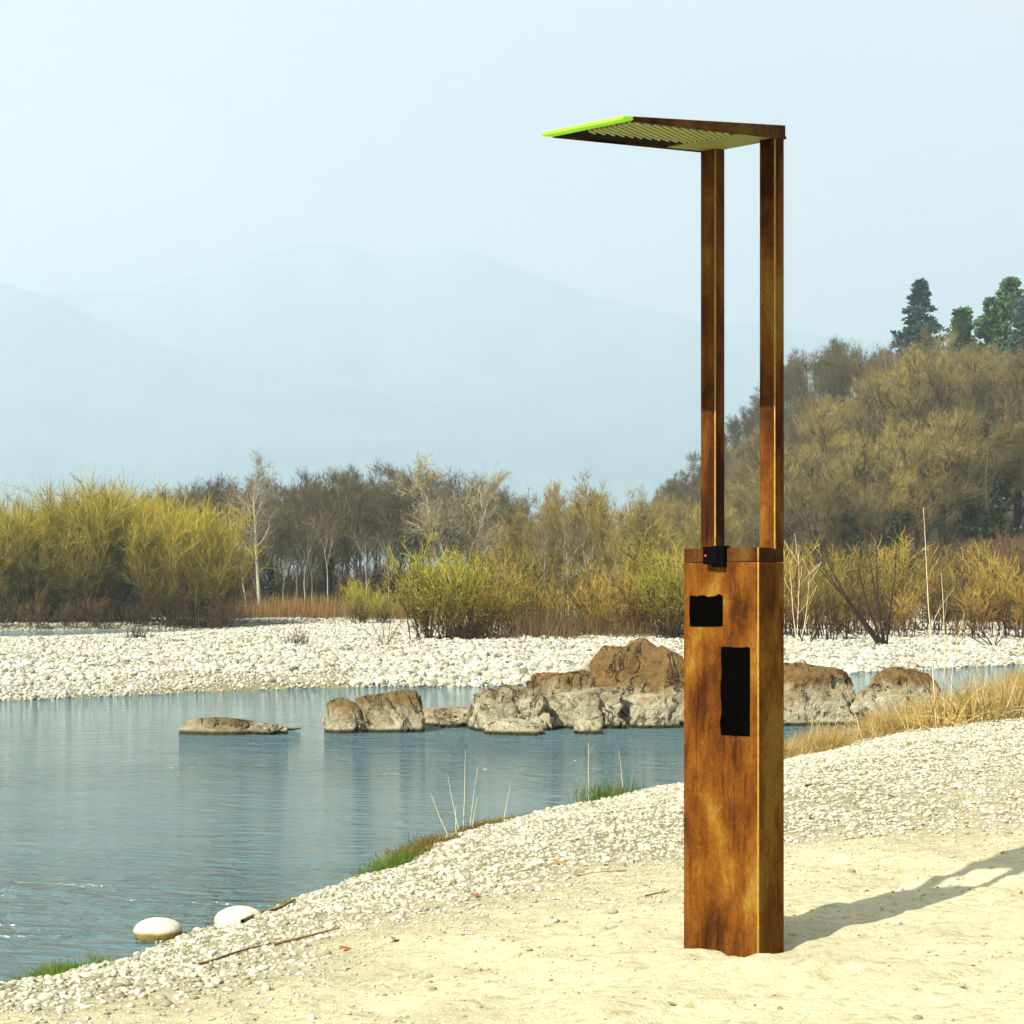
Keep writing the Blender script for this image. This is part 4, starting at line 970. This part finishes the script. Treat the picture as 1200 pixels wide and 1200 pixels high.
for px, top, ln_ in ((1130, 775, -25), (1145, 770, 12), (1152, 768, -8), (1170, 776, 30), (1065, 780, -28), (960, 830, -12), (945, 815, 10), (972, 800, 14), (1012, 790, -15)):
    stalk(px, 25.4, top, ln_, 'thin straw stalk among the dry grass right of the column', 'straw stalks in the dry grass', rad=.005)
for px, py, top, ln_ in ((542, 972, 876, 4), (549, 970, 895, 7), (540, 974, 905, -14), (552, 972, 930, 12), (590, 962, 918, 12), (527, 984, 925, -22), (535, 978, 940, -5)):
    x, Y = wpt(px, py); stalk(px, Y - .15, top, ln_, 'pale dry stalk at the water edge among the mossy turf', 'stalks on the mossy edge', rad=.0045)
for px, py, top, ln_, m in ((690, 944, 866, -2, 'stalk'), (686, 946, 905, -16, 'wood'), (697, 942, 880, 6, 'wood'), (722, 940, 895, 3, 'wood'), (730, 938, 876, 2, 'stalk'), (738, 936, 900, 8, 'wood'), (745, 935, 910, -4, 'wood'), (672, 948, 915, -20, 'wood')):
    x, Y = wpt(px, py); stalk(px, Y - .2, top, ln_, 'thin bare stalk around the green tuft on the shore', 'stalks round the green tuft', m, .005, 3)
x, Y = wpt(519, 984); stalk(519, Y - .1, 936, 0, 'thin stalk with a dark seed head over the water', None, 'wood', .0025)

# driftwood, twigs, leaves
def stick(label, px0, py0, px1, py1, rad, lift=.01, m='wood', z0=None, twn=0, name='driftwood_stick'):
    def gp(px, py):
        z = -.25
        for _ in range(6):
            Y = FPX * (EYE - z) / (py - HOR); z = (h1(wx(px, Y), Y) if z0 is None else z0)
        return np.array([wx(px, Y), Y, z + lift])
    a, b = gp(px0, py0), gp(px1, py1); r = np.random.default_rng(int(px0)); n = 7; t = np.linspace(0, 1, n)[:, None]
    P = a * (1 - t) + b * t; P = P + np.cumsum(r.normal(0, .012, (n, 3)), 0) * np.array([1, 1, .25]) * min(1, np.linalg.norm(b - a))
    P = P - t * (P[-1] - b); mb = MB(); rd = np.linspace(rad, rad * .5, n)[None]; mb.tubes(P[None] - a, rd, 6)
    if twn:
        s = spawn(P[None] - a, rd, arr(np.linalg.norm(b - a)), twn, .2, .9, .4, .8, (.08, .2), r, .5); P2, R2 = grow(*s, 3, .1, .02, r, .3); mb.tubes(P2, R2, 4)
    o = add(name, mb.mesh(name, [M[m]]), None, a.tolist()); tag(o, label, 'stick')
stick('dark thin stick lying on the gravel left of the column', 672, 1028, 735, 1022, .009)
stick('dark branch resting over the half-buried white boulder', 285, 1082, 345, 1058, .014, .03, twn=2)
stick('long dark branch half buried in the lower left gravel', 232, 1132, 320, 1107, .008, .010)
stick('thin crooked twig continuing the long branch on the gravel', 318, 1110, 398, 1090, .008, .012, twn=2)
stick('short stub of wood in front of the white boulders', 240, 1083, 252, 1092, .006, .06)
stick('fallen dark branch lying on the water right of the column', 912, 846, 1002, 849, .035, .03, z0=WATER)
stick('second fallen branch on the water near the dry grass', 1015, 836, 1083, 838, .03, .03, z0=WATER, m='leaf')
stick('short dark stick floating at the end of the low flat rock', 335, 856, 352, 855, .03, .02, z0=WATER)
stick('thin twig on the sand left of the column', 756, 1052, 785, 1046, .005)
stick('brown stick on the gravel right of the column', 945, 923, 958, 919, .018)
def dead_leaf(label, px, py, s, m='leaf', rz=0):
    z = -.2
    for _ in range(6):
        Y = FPX * (EYE - z) / (py - HOR); z = h1(wx(px, Y), Y)
    u = np.linspace(-1, 1, 7); v = []
    for a in u:
        w = (1 - a * a) ** .7 * .45
        for b in (-1, 0, 1): v.append((a, b * w, .25 * b * b * w + .12 * a * a))
    f = [(i * 3 + j, i * 3 + j + 1, i * 3 + j + 4, i * 3 + j + 3) for i in range(6) for j in range(2)]
    o = add('dead_leaf', newmesh('dead_leaf', np.array(v) * s, f, M[m], True), None, (wx(px, Y), Y, z + s * .25), (R(18), R(14), rz)); tag(o, label, 'leaf')
dead_leaf('red-brown dead leaf standing on the gravel below the moss', 557, 1052, .045, 'leaf', .8)
dead_leaf('large tan dead leaf lying on the gravel left of the column', 655, 1014, .06, 'tanleaf', .2)
dead_leaf('orange dead leaf near the lower left gravel', 405, 1114, .04, 'leaf', .4)
dead_leaf('small brown dead leaf by the twig on the lower gravel', 462, 1104, .045, 'tanleaf', 1.2)
dead_leaf('tan leaf on the sand at the bottom left of the column', 787, 1178, .022, 'tanleaf', .3)
dead_leaf('dark leaf scrap on the gravel right of the column', 1046, 936, .06, 'wood', .5)

# ------------------------------------------------------------------ haze
hm = bpy.data.materials.new('haze_air'); hm.use_nodes = True
N, L = hm.node_tree.nodes, hm.node_tree.links; N.remove(N['Principled BSDF'])
pv = N.new('ShaderNodeVolumePrincipled'); pv.inputs['Density'].default_value = 0.00026
pv.inputs['Color'].default_value = (.71, .83, .90, 1); pv.inputs['Anisotropy'].default_value = 0.47
L.new(pv.outputs[0], N['Material Output'].inputs['Volume'])
hv = [(x, y, z) for z in (-8, 1960) for x, y in ((-15500, -900), (15500, -900), (15500, 19500), (-15500, 19500))]
hme = newmesh('haze', hv, [(3, 2, 1, 0), (4, 5, 6, 7), (0, 1, 5, 4), (1, 2, 6, 5), (2, 3, 7, 6), (3, 0, 4, 7)], hm)
tag(add('haze', hme), kind='stuff')
for m in bpy.data.materials:          # overall reflectance level of the place
    if not m.use_nodes or m.name in ('haze_air', 'hazy_mountain_forest'): continue
    N, L = m.node_tree.nodes, m.node_tree.links
    for nd in list(N):
        if nd.type in ('BSDF_PRINCIPLED', 'BSDF_TRANSLUCENT'):
            sk = nd.inputs[0]
            if sk.is_linked: L.new(mix(N, L, 1.0, sk.links[0].from_socket, c4(.68, .68, .68), 'MULTIPLY'), sk)
print('tris', sum(sum(len(p.vertices) - 2 for p in m.polygons) for m in bpy.data.meshes if m.users))
